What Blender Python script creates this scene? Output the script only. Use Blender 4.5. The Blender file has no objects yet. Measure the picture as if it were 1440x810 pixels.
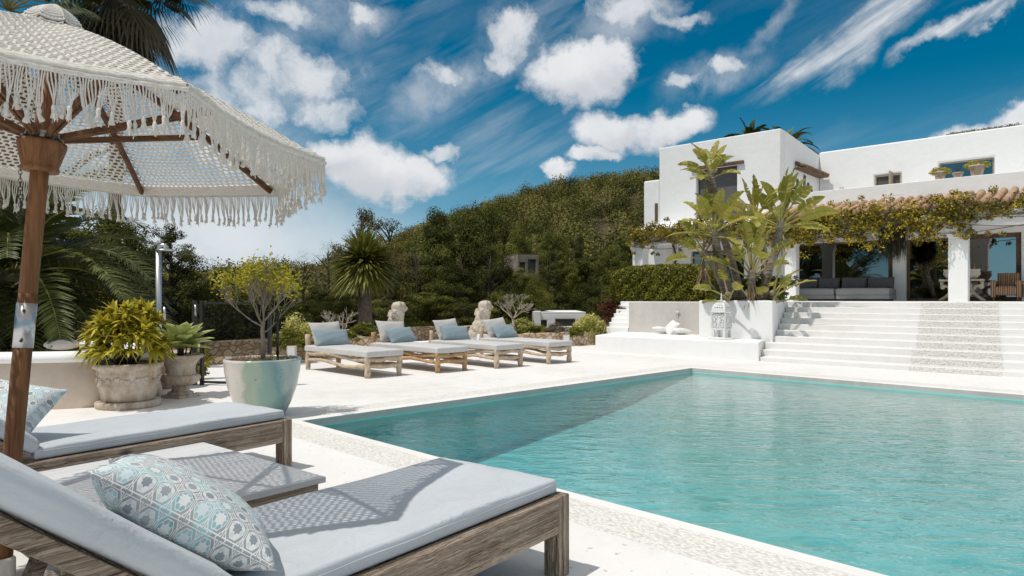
import bpy, bmesh, math, random
import numpy as np
from mathutils import Vector, Matrix
random.seed(7)
RNG = np.random.default_rng(11)
PI = math.pi
sin, cos, rad = math.sin, math.cos, math.radians
scene = bpy.context.scene
COL = scene.collection
F, HZ, EYE = 960.0, 420.0, 1.25
TH = rad(45.4)
HOUSE = rad(45.4 - 42.0)

# ------------------------------------------------------------------ frames
def c2w(X, Y, z=0.0):
    return Vector((X * sin(TH) + Y * cos(TH), -X * cos(TH) + Y * sin(TH), z))
def ground(px, py, z=0.0):
    Y = F * (EYE - z) / (py - HZ)
    return c2w((px - 720) / F * Y, Y, z)
def ray(px, Y, z=0.0):
    return c2w((px - 720) / F * Y, Y, z)
def up(py, Y):
    return EYE - (py - HZ) / F * Y
def hv(px, u):                     # house frame: the v at which the column px meets the plane u
    r = (px - 720) / F
    Y = u / (.669 * r + .743)
    return Y * (.669 - .743 * r), Y
def wang(phi_deg):                 # heading measured from the view direction (clockwise) -> world angle
    return TH - rad(phi_deg)

# ------------------------------------------------------------------ mesh builder
class MB:
    def __init__(s):
        s.v = []; s.f = []; s.m = []; s.sm = []; s.rnd = []
    def add(s, vs, fs, m=0, smooth=False, rnd=None):
        o = len(s.v); s.v += [tuple(p) for p in vs]
        for f in fs:
            s.f.append(tuple(i + o for i in f)); s.m.append(m); s.sm.append(smooth); s.rnd.append(.5 if rnd is None else rnd)
    def box(s, x0, x1, y0, y1, z0, z1, m=0, M=None):
        vs = [Vector((x, y, z)) for z in (z0, z1) for y in (y0, y1) for x in (x0, x1)]
        if M is not None: vs = [M @ p for p in vs]
        s.add(vs, [(0, 2, 3, 1), (4, 5, 7, 6), (0, 1, 5, 4), (2, 6, 7, 3), (0, 4, 6, 2), (1, 3, 7, 5)], m)
    def prism(s, poly, z0, z1, m=0, M=None):
        n = len(poly)
        a = sum(poly[i][0] * poly[(i + 1) % n][1] - poly[(i + 1) % n][0] * poly[i][1] for i in range(n))
        if a < 0: poly = poly[::-1]
        zt = z1 if isinstance(z1, (list, tuple)) else [z1] * n
        if a < 0 and isinstance(z1, (list, tuple)): zt = zt[::-1]
        vs = [Vector((p[0], p[1], z0)) for p in poly] + [Vector((p[0], p[1], zt[i])) for i, p in enumerate(poly)]
        if M is not None: vs = [M @ p for p in vs]
        s.add(vs, [tuple(range(n))[::-1], tuple(range(n, 2 * n))] + [(i, (i + 1) % n, n + (i + 1) % n, n + i) for i in range(n)], m)
    def tube(s, pts, r, n=8, m=0, cap=True, flat=None):
        pts = [Vector(p) for p in pts]; k = len(pts)
        rs = r if isinstance(r, (list, tuple)) else [r] * k
        d = (pts[1] - pts[0]).normalized()
        a = Vector((0, 0, 1)) if abs(d.z) < .9 else Vector((1, 0, 0))
        nx = d.cross(a).normalized(); vs = []
        for i in range(k):
            dd = (pts[min(i + 1, k - 1)] - pts[max(i - 1, 0)])
            if dd.length < 1e-9: dd = d
            dd.normalize()
            nx = (nx - dd * nx.dot(dd)).normalized(); ny = dd.cross(nx)
            for j in range(n):
                t = 2 * PI * (j + .5) / n
                vs.append(pts[i] + (nx * cos(t) + ny * sin(t)) * rs[i])
        fs = [(i * n + j, i * n + (j + 1) % n, (i + 1) * n + (j + 1) % n, (i + 1) * n + j) for i in range(k - 1) for j in range(n)]
        if cap: fs += [tuple(range(n))[::-1], tuple(range((k - 1) * n, k * n))]
        s.add(vs, fs, m, n > 4)
    def lathe(s, prof, n=40, m=0, c=(0, 0, 0), wob=None, cap=(True, True)):
        k = len(prof); vs = []
        for i, (r, z) in enumerate(prof):
            for j in range(n):
                t = 2 * PI * j / n
                rr = r * (wob(t, z) if wob else 1)
                vs.append((c[0] + rr * cos(t), c[1] + rr * sin(t), c[2] + z))
        fs = [(i * n + j, i * n + (j + 1) % n, (i + 1) * n + (j + 1) % n, (i + 1) * n + j) for i in range(k - 1) for j in range(n)]
        if cap[0]: fs.append(tuple(range(n))[::-1])
        if cap[1]: fs.append(tuple(range((k - 1) * n, k * n)))
        s.add(vs, fs, m, True)
    def ball(s, c, r, m=0, n=12, M=None, rnd=None):
        rx, ry, rz = r if isinstance(r, (tuple, list)) else (r, r, r)
        vs = []; k = n // 2
        for i in range(k + 1):
            ph = PI * i / k
            for j in range(n):
                t = 2 * PI * j / n
                p = Vector((rx * sin(ph) * cos(t), ry * sin(ph) * sin(t), -rz * cos(ph)))
                if M is not None: p = M @ p
                vs.append(p + Vector(c))
        fs = [(i * n + j, i * n + (j + 1) % n, (i + 1) * n + (j + 1) % n, (i + 1) * n + j) for i in range(k) for j in range(n)]
        s.add(vs, fs, m, True, rnd)
    def holes(s, plane, u, th, a0, a1, b0, b1, hs, m=0):
        """slab with rectangular openings. plane 'u': front at x=u facing -x, a=y, b=z;  plane 'v': front at y=u facing -y, a=x"""
        A = sorted({a0, a1, *[h[0] for h in hs], *[h[1] for h in hs]}); A = [a for a in A if a0 <= a <= a1]
        B = sorted({b0, b1, *[h[2] for h in hs], *[h[3] for h in hs]}); B = [b for b in B if b0 <= b <= b1]
        def solid(i, j):
            if i < 0 or j < 0 or i >= len(A) - 1 or j >= len(B) - 1: return False
            ca, cb = (A[i] + A[i + 1]) / 2, (B[j] + B[j + 1]) / 2
            return not any(h[0] < ca < h[1] and h[2] < cb < h[3] for h in hs)
        def P(i, j, k):
            d = u + (th if k else 0)
            return (d, A[i], B[j]) if plane == 'u' else (A[i], d, B[j])
        ids = {}; vs = []; fs = []
        def V(i, j, k):
            if (i, j, k) not in ids: ids[(i, j, k)] = len(vs); vs.append(P(i, j, k))
            return ids[(i, j, k)]
        for i in range(len(A) - 1):
            for j in range(len(B) - 1):
                if not solid(i, j): continue
                fs.append((V(i, j, 0), V(i, j + 1, 0), V(i + 1, j + 1, 0), V(i + 1, j, 0)))
                fs.append((V(i, j, 1), V(i + 1, j, 1), V(i + 1, j + 1, 1), V(i, j + 1, 1)))
                for (di, dj, e) in ((-1, 0, ((i, j), (i, j + 1))), (1, 0, ((i + 1, j + 1), (i + 1, j))), (0, -1, ((i + 1, j), (i, j))), (0, 1, ((i, j + 1), (i + 1, j + 1)))):
                    if not solid(i + di, j + dj):
                        p, q = e
                        fs.append((V(*p, 0), V(*p, 1), V(*q, 1), V(*q, 0)))
        if plane == 'v': fs = [f[::-1] for f in fs]
        s.add(vs, fs, m)
    def off(s, o):
        o = Vector(o); s.v = [tuple(Vector(p) - o) for p in s.v]; return s

def link(name, me, parent=None):
    o = bpy.data.objects.new(name, me); COL.objects.link(o)
    if parent is not None: o.parent = parent
    return o
def build(name, B, mats, parent=None, bevel=0, seg=2, smooth=None, subsurf=0, label=None):
    me = bpy.data.meshes.new(name)
    me.from_pydata(B.v, [], B.f)
    for m in (mats if isinstance(mats, (list, tuple)) else [mats]): me.materials.append(m)
    me.polygons.foreach_set('material_index', B.m)
    me.polygons.foreach_set('use_smooth', B.sm if smooth is None else [smooth] * len(B.sm))
    a = me.attributes.new('rnd', 'FLOAT', 'FACE'); a.data.foreach_set('value', B.rnd)
    me.validate(); me.update()
    o = link(name, me, parent)
    if bevel:
        b = o.modifiers.new('bevel', 'BEVEL'); b.width = bevel; b.segments = seg; b.limit_method = 'ANGLE'; b.angle_limit = rad(35)
        me.polygons.foreach_set('use_smooth', [True] * len(me.polygons))
        w = o.modifiers.new('wn', 'WEIGHTED_NORMAL'); w.keep_sharp = True
    if subsurf:
        b = o.modifiers.new('ss', 'SUBSURF'); b.levels = b.render_levels = subsurf
    if label: o['label'] = label
    return o
def qmesh(name, Q, mats, parent=None, rnd=None, smooth=False, mi=None):
    """Q: (N,k,3) array of separate polygons"""
    Q = np.asarray(Q, dtype=np.float32); n, k, _ = Q.shape
    me = bpy.data.meshes.new(name)
    me.vertices.add(n * k); me.vertices.foreach_set('co', Q.reshape(-1))
    me.loops.add(n * k); me.loops.foreach_set('vertex_index', np.arange(n * k, dtype=np.int32))
    me.polygons.add(n); me.polygons.foreach_set('loop_start', np.arange(0, n * k, k, dtype=np.int32))
    me.polygons.foreach_set('loop_total', np.full(n, k, dtype=np.int32))
    for m in (mats if isinstance(mats, (list, tuple)) else [mats]): me.materials.append(m)
    if mi is not None: me.polygons.foreach_set('material_index', np.asarray(mi, dtype=np.int32))
    a = me.attributes.new('rnd', 'FLOAT', 'FACE')
    a.data.foreach_set('value', np.asarray(RNG.random(n) if rnd is None else rnd, dtype=np.float32))
    me.update(calc_edges=True)
    if smooth: me.polygons.foreach_set('use_smooth', [True] * n)
    return link(name, me, parent)
def tag(o, label=None, cat=None, group=None, kind=None):
    if label: o['label'] = label
    if cat: o['category'] = cat
    if group: o['group'] = group
    if kind: o['kind'] = kind
    return o
def thing(name, label, cat, loc=(0, 0, 0), rz=0.0, group=None):
    o = bpy.data.objects.new(name, None); COL.objects.link(o); o.empty_display_size = .2
    o.location = loc; o.rotation_euler = (0, 0, rz)
    return tag(o, label, cat, group)
def hthing(name, label, cat, uvz, group=None):      # thing whose parts are given in house coordinates minus uvz
    p = Matrix.Rotation(HOUSE, 4, 'Z') @ Vector(uvz)
    return thing(name, label, cat, p, HOUSE, group)
def dup(root, loc, rz, label=None, group=None, scale=None):
    r = root.copy(); COL.objects.link(r); r.location = loc; r.rotation_euler = (0, 0, rz)
    if scale: r.scale = scale if isinstance(scale, (tuple, list)) else (scale,) * 3
    if label: r['label'] = label
    if group: r['group'] = group
    for ch in list(root.children):
        c = ch.copy(); COL.objects.link(c); c.parent = r
        for g in ch.children:
            d = g.copy(); COL.objects.link(d); d.parent = c
    return r

# ------------------------------------------------------------------ materials
class NT:
    def __init__(s, name):
        s.mat = bpy.data.materials.new(name); s.mat.use_nodes = True
        s.t = s.mat.node_tree; s.t.nodes.clear()
        s.out = s.n('ShaderNodeOutputMaterial')
    def n(s, typ, **kw):
        nd = s.t.nodes.new(typ)
        for k, v in kw.items():
            if k.startswith('i_'):
                key = k[2:]; key = int(key) if key.isdigit() else key
                nd.inputs[key].default_value = v
            else: setattr(nd, k, v)
        return nd
    def l(s, a, b): s.t.links.new(a, b)
    def mth(s, op, a, b=None, c=None, clamp=False):
        nd = s.n('ShaderNodeMath', operation=op); nd.use_clamp = clamp
        for i, x in enumerate((a, b, c)):
            if x is None: continue
            if isinstance(x, (int, float)): nd.inputs[i].default_value = x
            else: s.l(x, nd.inputs[i])
        return nd.outputs[0]
    def noise(s, vec, scale, detail=4, rough=.55, dist=0):
        nd = s.n('ShaderNodeTexNoise'); nd.inputs['Scale'].default_value = scale
        nd.inputs['Detail'].default_value = detail; nd.inputs['Roughness'].default_value = rough
        nd.inputs['Distortion'].default_value = dist
        if vec is not None: s.l(vec, nd.inputs['Vector'])
        return nd.outputs['Fac']
    def obj(s): return s.n('ShaderNodeTexCoord').outputs['Object']
    def geo(s): return s.n('ShaderNodeNewGeometry').outputs['Position']
    def mapv(s, vec, scale=(1, 1, 1), rot=(0, 0, 0), loc=(0, 0, 0)):
        m = s.n('ShaderNodeMapping'); m.inputs['Scale'].default_value = scale; m.inputs['Rotation'].default_value = rot; m.inputs['Location'].default_value = loc
        s.l(vec, m.inputs['Vector']); return m.outputs[0]
    def ramp(s, fac, stops, interp='LINEAR'):
        r = s.n('ShaderNodeValToRGB'); r.color_ramp.interpolation = interp
        e = r.color_ramp.elements
        while len(e) < len(stops): e.new(.5)
        for i, (p, c) in enumerate(stops):
            e[i].position = p; e[i].color = (*c, 1) if len(c) == 3 else c
        s.l(fac, r.inputs[0]); return r.outputs[0]
    def mix(s, fac, a, b, mode='MIX'):
        m = s.n('ShaderNodeMix', data_type='RGBA', blend_type=mode)
        for i, x in ((0, fac), (6, a), (7, b)):
            if isinstance(x, (int, float)): m.inputs[i].default_value = x
            elif isinstance(x, (tuple, list)): m.inputs[i].default_value = (*x, 1)
            else: s.l(x, m.inputs[i])
        return m.outputs[2]
    def bump(s, h, strength=.3, dist=.01, normal=None):
        b = s.n('ShaderNodeBump'); b.inputs['Strength'].default_value = strength; b.inputs['Distance'].default_value = dist
        s.l(h, b.inputs['Height'])
        if normal is not None: s.l(normal, b.inputs['Normal'])
        return b.outputs[0]
    def bsdf(s, color, rough=.8, metal=0, spec=.3, normal=None, **kw):
        b = s.n('ShaderNodeBsdfPrincipled')
        if isinstance(color, (tuple, list)): b.inputs['Base Color'].default_value = (*color, 1)
        else: s.l(color, b.inputs['Base Color'])
        if isinstance(rough, (int, float)): b.inputs['Roughness'].default_value = rough
        else: s.l(rough, b.inputs['Roughness'])
        b.inputs['Metallic'].default_value = metal; b.inputs['Specular IOR Level'].default_value = spec
        for k, v in kw.items(): b.inputs[k].default_value = v
        if normal is not None: s.l(normal, b.inputs['Normal'])
        s.l(b.outputs[0], s.out.inputs[0]); return b

def plain(name, c, rough=.7, metal=0, spec=.3, var=.12, scale=6, bump=.0, bscale=60):
    t = NT(name); p = t.obj()
    f = t.noise(p, scale, 5)
    c2 = tuple(x * (1 - var) for x in c); c3 = tuple(min(1, x * (1 + var)) for x in c)
    col = t.ramp(f, [(.3, c2), (.7, c3)])
    nm = t.bump(t.noise(p, bscale, 4), bump, .01) if bump else None
    t.bsdf(col, rough, metal, spec, nm); return t.mat
def plaster(name, c=(.8, .79, .77), stain=.06, bump=.35, big=.8):
    t = NT(name); p = t.geo()
    a = t.noise(p, .7, 5, .6); b = t.noise(p, 9, 5, .65); s_ = t.noise(t.mapv(p, (3, 3, .5)), 1.6, 5)
    k = t.mth('ADD', t.mth('MULTIPLY', a, .5), t.mth('ADD', t.mth('MULTIPLY', b, .25), t.mth('MULTIPLY', s_, .25)))
    col = t.ramp(k, [(.32, tuple(x * (1 - 2 * stain) for x in c)), (.5, c), (.7, tuple(min(.88, x * (1 + stain * .4)) for x in c))])
    n1 = t.bump(t.noise(p, big * 3, 3), bump, .05)
    n2 = t.bump(t.noise(p, 60, 4), bump * .5, .004, n1)
    t.bsdf(col, .85, 0, .25, n2); return t.mat
def wood(name, dark, mid, light, axis=0, scale=1.0, bump=.6, rough=.8, knots=True):
    t = NT(name); p = t.obj()
    sc = [22 * scale] * 3; sc[axis] = .5 * scale
    warp = t.noise(p, 3 * scale, 2)
    q = t.n('ShaderNodeVectorMath', operation='ADD'); t.l(t.mapv(p, tuple(sc)), q.inputs[0])
    cmb = t.n('ShaderNodeCombineXYZ'); w = t.mth('MULTIPLY', warp, 1.2)
    for i in range(3):
        if i != axis: t.l(w, cmb.inputs[i])
    t.l(cmb.outputs[0], q.inputs[1])
    a = t.noise(q.outputs[0], 1.0, 6, .7, .3)
    fine = t.noise(t.mapv(q.outputs[0], (4, 4, 4) if axis != 0 else (1.3, 4, 4)), 1.2, 4, .7)
    big = t.noise(p, 2.0, 3)
    k = t.mth('ADD', t.mth('MULTIPLY', a, .42), t.mth('ADD', t.mth('MULTIPLY', fine, .44), t.mth('MULTIPLY', big, .14)))
    col = t.ramp(k, [(.40, dark), (.49, mid), (.60, light)])
    h = k
    if knots:
        sk = [3.4] * 3; sk[axis] = 1.6
        vo = t.n('ShaderNodeTexVoronoi'); t.l(t.mapv(p, tuple(sk), loc=(.37, .21, .63)), vo.inputs['Vector']); vo.inputs['Scale'].default_value = 1.0
        kn = t.ramp(vo.outputs['Distance'], [(.06, (1, 1, 1)), (.11, (0, 0, 0))])
        col = t.mix(kn, col, tuple(x * .35 for x in dark))
    t.bsdf(col, rough, 0, .2, t.bump(h, bump, .012)); return t.mat
def leafmat(name, stops, trans=.35, rough=.55, spec=.3, nscale=.6, ow=.1):
    t = NT(name)
    at = t.n('ShaderNodeAttribute', attribute_name='rnd').outputs['Fac']
    oi = t.n('ShaderNodeObjectInfo').outputs['Random']
    ns = t.noise(t.geo(), nscale, 3)
    k = t.mth('ADD', t.mth('MULTIPLY', at, .70 - ow * .8), t.mth('ADD', t.mth('MULTIPLY', ns, .3 - ow * .2), t.mth('MULTIPLY', oi, ow)))
    col = t.ramp(k, stops)
    b = t.bsdf(col, rough, 0, spec)
    tr = t.n('ShaderNodeBsdfTranslucent'); t.l(col, tr.inputs[0])
    mx = t.n('ShaderNodeMixShader'); mx.inputs[0].default_value = trans
    t.l(b.outputs[0], mx.inputs[1]); t.l(tr.outputs[0], mx.inputs[2]); t.l(mx.outputs[0], t.out.inputs[0])
    return t.mat

# ------------------------------------------------------------------ foliage
def unit(v): return v / (np.linalg.norm(v, axis=-1, keepdims=True) + 1e-9)
def leaves(C, N, D, L, W):
    """rhombic leaves. C centres, N normals, D directions, L half length, W half width"""
    D = unit(D - N * np.sum(D * N, -1, keepdims=True)); S = np.cross(N, D)
    L = np.asarray(L).reshape(-1, 1); W = np.asarray(W).reshape(-1, 1)
    return np.stack([C - D * L, C + S * W, C + D * L, C - S * W], 1)
def rdir(n): return unit(RNG.normal(size=(n, 3)))
def blob_leaves(cs, rs, n, ls, asp=.5, flat=.8, outward=.55, hollow=.35):
    """leaf cloud around clump centres cs (m,3) with radii rs"""
    m = len(cs); idx = RNG.integers(0, m, n)
    d = rdir(n); rr = (hollow + (1 - hollow) * RNG.random(n) ** .6)[:, None]
    P = cs[idx] + d * rr * np.asarray(rs)[idx][:, None] * np.array([1, 1, flat])
    N = unit(d * outward + rdir(n) * (1 - outward) + np.array([0, 0, .35]))
    s_ = ls * (.6 + .8 * RNG.random(n))
    return leaves(P, N, rdir(n), s_, s_ * asp), idx
SKYTINT = (.05, .53, .64); CLOUD = .86; SUN = 2.9; EXPO = 0.08; FILL_CLOUD = .35
# ================================================================== MATERIALS
M = {}
M['deck'] = plaster('deck_plaster', (.80, .785, .76), .035, .15)
def deck_mat():
    t = NT('smooth_cement_floor'); p = t.geo()
    a = t.noise(p, .45, 6, .62, .4); b = t.noise(p, 4, 6, .7); c = t.noise(p, 40, 3)
    k = t.mth('ADD', t.mth('MULTIPLY', a, .55), t.mth('ADD', t.mth('MULTIPLY', b, .35), t.mth('MULTIPLY', c, .1)))
    col = t.ramp(k, [(.34, (.66, .635, .6)), (.48, (.765, .75, .73)), (.68, (.82, .81, .79))])
    sp = t.ramp(t.noise(p, 23, 2, .4), [(.27, (.72, .68, .62)), (.31, (1, 1, 1))])
    col = t.mix(1, col, sp, 'MULTIPLY')
    n1 = t.bump(a, .25, .05); n2 = t.bump(t.noise(p, 30, 5, .7), .25, .006, n1)
    t.bsdf(col, .75, 0, .3, n2); return t.mat
M['deck'] = deck_mat()
def pebble_mat(name, tint=1.0, scale=42):
    t = NT(name); p = t.geo()
    vo = t.n('ShaderNodeTexVoronoi'); vo.inputs['Scale'].default_value = scale; t.l(p, vo.inputs['Vector'])
    sx = t.n('ShaderNodeSeparateColor'); t.l(vo.outputs['Color'], sx.inputs[0])
    T = lambda c: tuple(x * tint for x in c)
    pc = t.ramp(sx.outputs[0], [(0, T((.28, .26, .24))), (.12, T((.5, .46, .4))), (.3, T((.7, .67, .62))), (1, T((.82, .8, .77)))])
    gap = t.ramp(vo.outputs['Distance'], [(.45, (1, 1, 1)), (.7, (.6, .58, .55))])
    col = t.mix(1, pc, gap, 'MULTIPLY')
    col = t.mix(.68, col, T((.79, .77, .735)))
    h = t.mth('SUBTRACT', 1, vo.outputs['Distance'])
    t.bsdf(col, .7, 0, .3, t.bump(h, .8, .012)); return t.mat
M['pebble'] = pebble_mat('exposed_pebbles')
M['pebble_step'] = pebble_mat('step_pebbles', .97, 34)
M['coping'] = plaster('coping_plaster', (.77, .755, .73), .05, .3)
M['stucco'] = plaster('white_stucco', (.85, .845, .835), .022, .35)
M['stucco_step'] = plaster('white_step_stucco', (.78, .765, .745), .05, .35)
M['cement'] = plaster('grey_beige_cement', (.60, .565, .53), .09, .3)
M['tan_plaster'] = plaster('tan_plaster', (.74, .61, .50), .07, .3)
M['waterline'] = plaster('waterline_band', (.60, .585, .56), .12, .3)
def basin_mat():
    t = NT('turquoise_pool_plaster'); p = t.geo()
    a = t.noise(p, 1.3, 5, .6)
    col = t.ramp(a, [(.3, (.80, .89, .88)), (.7, (.86, .93, .92))])
    t.bsdf(col, .8, 0, .2); return t.mat
M['basin'] = basin_mat()
def water_mat():
    t = NT('pool_water'); p = t.geo()
    d = t.mapv(p, (1, 1, 1), (0, 0, rad(-38)))
    e = t.mapv(d, (1.5, .7, 1))
    n1 = t.noise(e, 1.6, 3, .6, .6); n2 = t.noise(t.mapv(d, (1.0, .42, 1)), 7.0, 3, .60, 1.0); n3 = t.noise(t.mapv(d, (1.0, .5, 1)), 18, 2, .6, .6)
    h = t.mth('ADD', t.mth('MULTIPLY', n1, 1.0), t.mth('ADD', t.mth('MULTIPLY', n2, .60), t.mth('MULTIPLY', n3, .16)))
    nm = t.bump(h, 1.0, .017); nm2 = t.bump(h, 1.0, .05)
    tint = t.ramp(t.mth('ADD', t.mth('MULTIPLY', n2, .55), t.mth('ADD', t.mth('MULTIPLY', n1, .25), t.mth('MULTIPLY', n3, .2))), [(.41, (.62, .87, .87)), (.49, (.90, .97, .97)), (.55, (1, 1, 1))])  # light and dark ripple streaks painted into the water's transparent colour
    tr = t.n('ShaderNodeBsdfTransparent'); t.l(tint, tr.inputs[0])
    gl = t.n('ShaderNodeBsdfGlossy'); gl.inputs['Roughness'].default_value = .03; t.l(nm, gl.inputs['Normal'])
    fr = t.n('ShaderNodeFresnel'); fr.inputs['IOR'].default_value = 1.36; t.l(t.bump(h, 1.0, .022), fr.inputs['Normal'])
    rf = t.n('ShaderNodeBsdfRefraction'); rf.inputs['IOR'].default_value = 1.33; rf.inputs['Roughness'].default_value = .04; t.l(tint, rf.inputs[0]); t.l(nm2, rf.inputs['Normal'])
    body = t.n('ShaderNodeMixShader'); body.inputs[0].default_value = .20; t.l(tr.outputs[0], body.inputs[1]); t.l(rf.outputs[0], body.inputs[2])
    mx = t.n('ShaderNodeMixShader'); t.l(t.mth('MULTIPLY', fr.outputs[0], 1.5, clamp=True), mx.inputs[0])
    t.l(body.outputs[0], mx.inputs[1]); t.l(gl.outputs[0], mx.inputs[2])
    sz = t.n('ShaderNodeSeparateXYZ'); t.l(p, sz.inputs[0])          # sides and bottom of the water body are clear
    clear = t.n('ShaderNodeBsdfTransparent'); fin = t.n('ShaderNodeMixShader'); t.l(t.mth('GREATER_THAN', sz.outputs[2], WL - .002), fin.inputs[0])
    t.l(clear.outputs[0], fin.inputs[1]); t.l(mx.outputs[0], fin.inputs[2]); t.l(fin.outputs[0], t.out.inputs[0])
    va = t.n('ShaderNodeVolumeAbsorption'); va.inputs['Color'].default_value = (.62, .905, .92, 1); va.inputs['Density'].default_value = 1.0
    t.l(va.outputs[0], t.out.inputs['Volume'])
    return t.mat
WL = -.085
M['water'] = water_mat()
def glass_mat(name, base=.12, tint=(.75, .8, .8)):
    t = NT(name)
    tr = t.n('ShaderNodeBsdfTransparent'); tr.inputs[0].default_value = (*tint, 1)
    gl = t.n('ShaderNodeBsdfGlossy'); gl.inputs['Roughness'].default_value = .01
    lw = t.n('ShaderNodeLayerWeight'); lw.inputs[0].default_value = .35
    mx = t.n('ShaderNodeMixShader'); t.l(t.mth('ADD', t.mth('MULTIPLY', lw.outputs['Fresnel'], .8), base, clamp=True), mx.inputs[0])
    t.l(tr.outputs[0], mx.inputs[1]); t.l(gl.outputs[0], mx.inputs[2]); t.l(mx.outputs[0], t.out.inputs[0])
    return t.mat
M['glass'] = glass_mat('window_glass', .2, (.55, .57, .57))
M['glass_door'] = glass_mat('door_glass', .42, (.5, .52, .52))
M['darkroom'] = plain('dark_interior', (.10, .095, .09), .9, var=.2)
M['frame_wood'] = wood('brown_frame_wood', (.06, .035, .02), (.13, .08, .05), (.22, .15, .10), 2, .6, .2, .6, False)
M['pale_wood'] = wood('pale_shutter_wood', (.22, .17, .12), (.38, .30, .23), (.5, .42, .33), 1, .6, .2, .7, False)
M['dark_metal'] = plain('black_metal', (.02, .02, .02), .5, .0, .5, var=.1)
M['steel'] = plain('brushed_steel', (.55, .56, .57), .34, 1, .5, var=.05)
def stonewall_mat():
    t = NT('ochre_fieldstone'); p = t.geo()
    nzv = t.n('ShaderNodeTexNoise'); nzv.inputs['Scale'].default_value = 5; t.l(p, nzv.inputs['Vector'])
    q_ = t.n('ShaderNodeVectorMath', operation='MULTIPLY_ADD'); t.l(nzv.outputs['Color'], q_.inputs[0]); q_.inputs[1].default_value = (.16, .16, .16); t.l(p, q_.inputs[2]); q = t.mapv(q_.outputs[0], (1, 1, 1.2))
    vo = t.n('ShaderNodeTexVoronoi'); vo.inputs['Scale'].default_value = 7.0; t.l(q, vo.inputs['Vector'])
    ve = t.n('ShaderNodeTexVoronoi', feature='DISTANCE_TO_EDGE'); ve.inputs['Scale'].default_value = 7.0; t.l(q, ve.inputs['Vector'])
    sx = t.n('ShaderNodeSeparateColor'); t.l(vo.outputs['Color'], sx.inputs[0])
    c = t.ramp(sx.outputs[0], [(0, (.48, .31, .18)), (.4, (.70, .49, .30)), (.75, (.78, .60, .42)), (1, (.82, .72, .58))])
    c = t.mix(.35, c, t.ramp(t.noise(p, 12, 5, .7), [(.3, (.42, .28, .17)), (.7, (.84, .70, .54))]))
    mo = t.ramp(ve.outputs[0], [(.0, (.42, .36, .28)), (.03, (1, 1, 1))])
    c = t.mix(1, c, mo, 'MULTIPLY')
    h = t.mth('ADD', t.mth('MINIMUM', ve.outputs[0], .12), t.mth('MULTIPLY', t.noise(p, 15, 4), .05))
    t.bsdf(c, .9, 0, .2, t.bump(h, 1.0, .25)); return t.mat
M['fieldstone'] = stonewall_mat()
M['soil'] = plain('dry_soil', (.17, .12, .08), .95, var=.4, scale=9, bump=.8, bscale=30)
M['terracotta_tile'] = plain('weathered_terracotta', (.42, .27, .17), .85, var=.35, scale=2.5, bump=.3)
M['brown_tile'] = plain('brown_tile', (.20, .12, .07), .85, var=.4, scale=8, bump=.3)

# ================================================================== GROUND
def flat_ring(B, o, i, z, m=0):
    (ox0, ox1, oy0, oy1), (ix0, ix1, iy0, iy1) = o, i
    vs = [(ox0, oy0, z), (ox1, oy0, z), (ox1, oy1, z), (ox0, oy1, z), (ix0, iy0, z), (ix1, iy0, z), (ix1, iy1, z), (ix0, iy1, z)]
    B.add(vs, [(0, 1, 5, 4), (1, 2, 6, 5), (2, 3, 7, 6), (3, 0, 4, 7)], m)
PX0, PX1, PY0, PY1 = 3.38, 10.98, -7.0, 6.5
def inner(B, r, z0, z1, m):
    a, b, c, d = r
    vs = [(a, c, z0), (b, c, z0), (b, d, z0), (a, d, z0), (a, c, z1), (b, c, z1), (b, d, z1), (a, d, z1)]
    B.add(vs, [(0, 4, 5, 1), (1, 5, 6, 2), (2, 6, 7, 3), (3, 7, 4, 0)], m)
def grow(r, d): return (r[0] - d, r[1] + d, r[2] - d, r[3] + d)
pool = (PX0, PX1, PY0, PY1)
WL = -.085
DECK = (-9.0, 30.0, -16.0, 13.3)
B = MB(); flat_ring(B, DECK, grow(pool, .46), 0)
x0, x1, y0, y1 = DECK
B.add([(x0, y0, 0), (x1, y0, 0), (x1, y1, 0), (x0, y1, 0), (x0, y0, -.6), (x1, y0, -.6), (x1, y1, -.6), (x0, y1, -.6)], [(0, 4, 5, 1), (1, 5, 6, 2), (2, 6, 7, 3), (3, 7, 4, 0)])
tag(build('pool_deck', B, M['deck']), kind='structure')
B = MB(); flat_ring(B, grow(pool, .46), grow(pool, .12), 0)
tag(build('pebble_path', B, M['pebble']), kind='structure')
B = MB()
flat_ring(B, grow(pool, .12), grow(pool, .02), .004)
a, b = grow(pool, .02), pool
B.add([(a[0], a[2], .004), (a[1], a[2], .004), (a[1], a[3], .004), (a[0], a[3], .004), (b[0], b[2], -.003), (b[1], b[2], -.003), (b[1], b[3], -.003), (b[0], b[3], -.003)], [(0, 1, 5, 4), (1, 2, 6, 5), (2, 3, 7, 6), (3, 0, 4, 7)])
o1_ = grow(pool, .12); inner(B, o1_, -.02, .004, 0)
tag(build('pool_coping', B, M['coping']), kind='structure')
B = MB(); inner(B, pool, -1.2, WL + .015, 0); inner(B, pool, WL + .015, -.003, 1)
B.add([(pool[0], pool[2], -1.05), (8.9, pool[2], -.48), (8.9, pool[3], -.48), (pool[0], pool[3], -1.05), (pool[1], pool[2], -.125), (pool[1], pool[3], -.125)], [(0, 1, 2, 3), (1, 4, 5, 2)], 2)
tag(build('pool_basin', B, [plaster('turquoise_wall_plaster', (.34, .78, .74), .05, .2), M['waterline'], M['basin']]), kind='structure')
B = MB(); a, b, c, d = pool
e_ = .004; a += e_; b -= e_; c += e_; d -= e_
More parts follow.
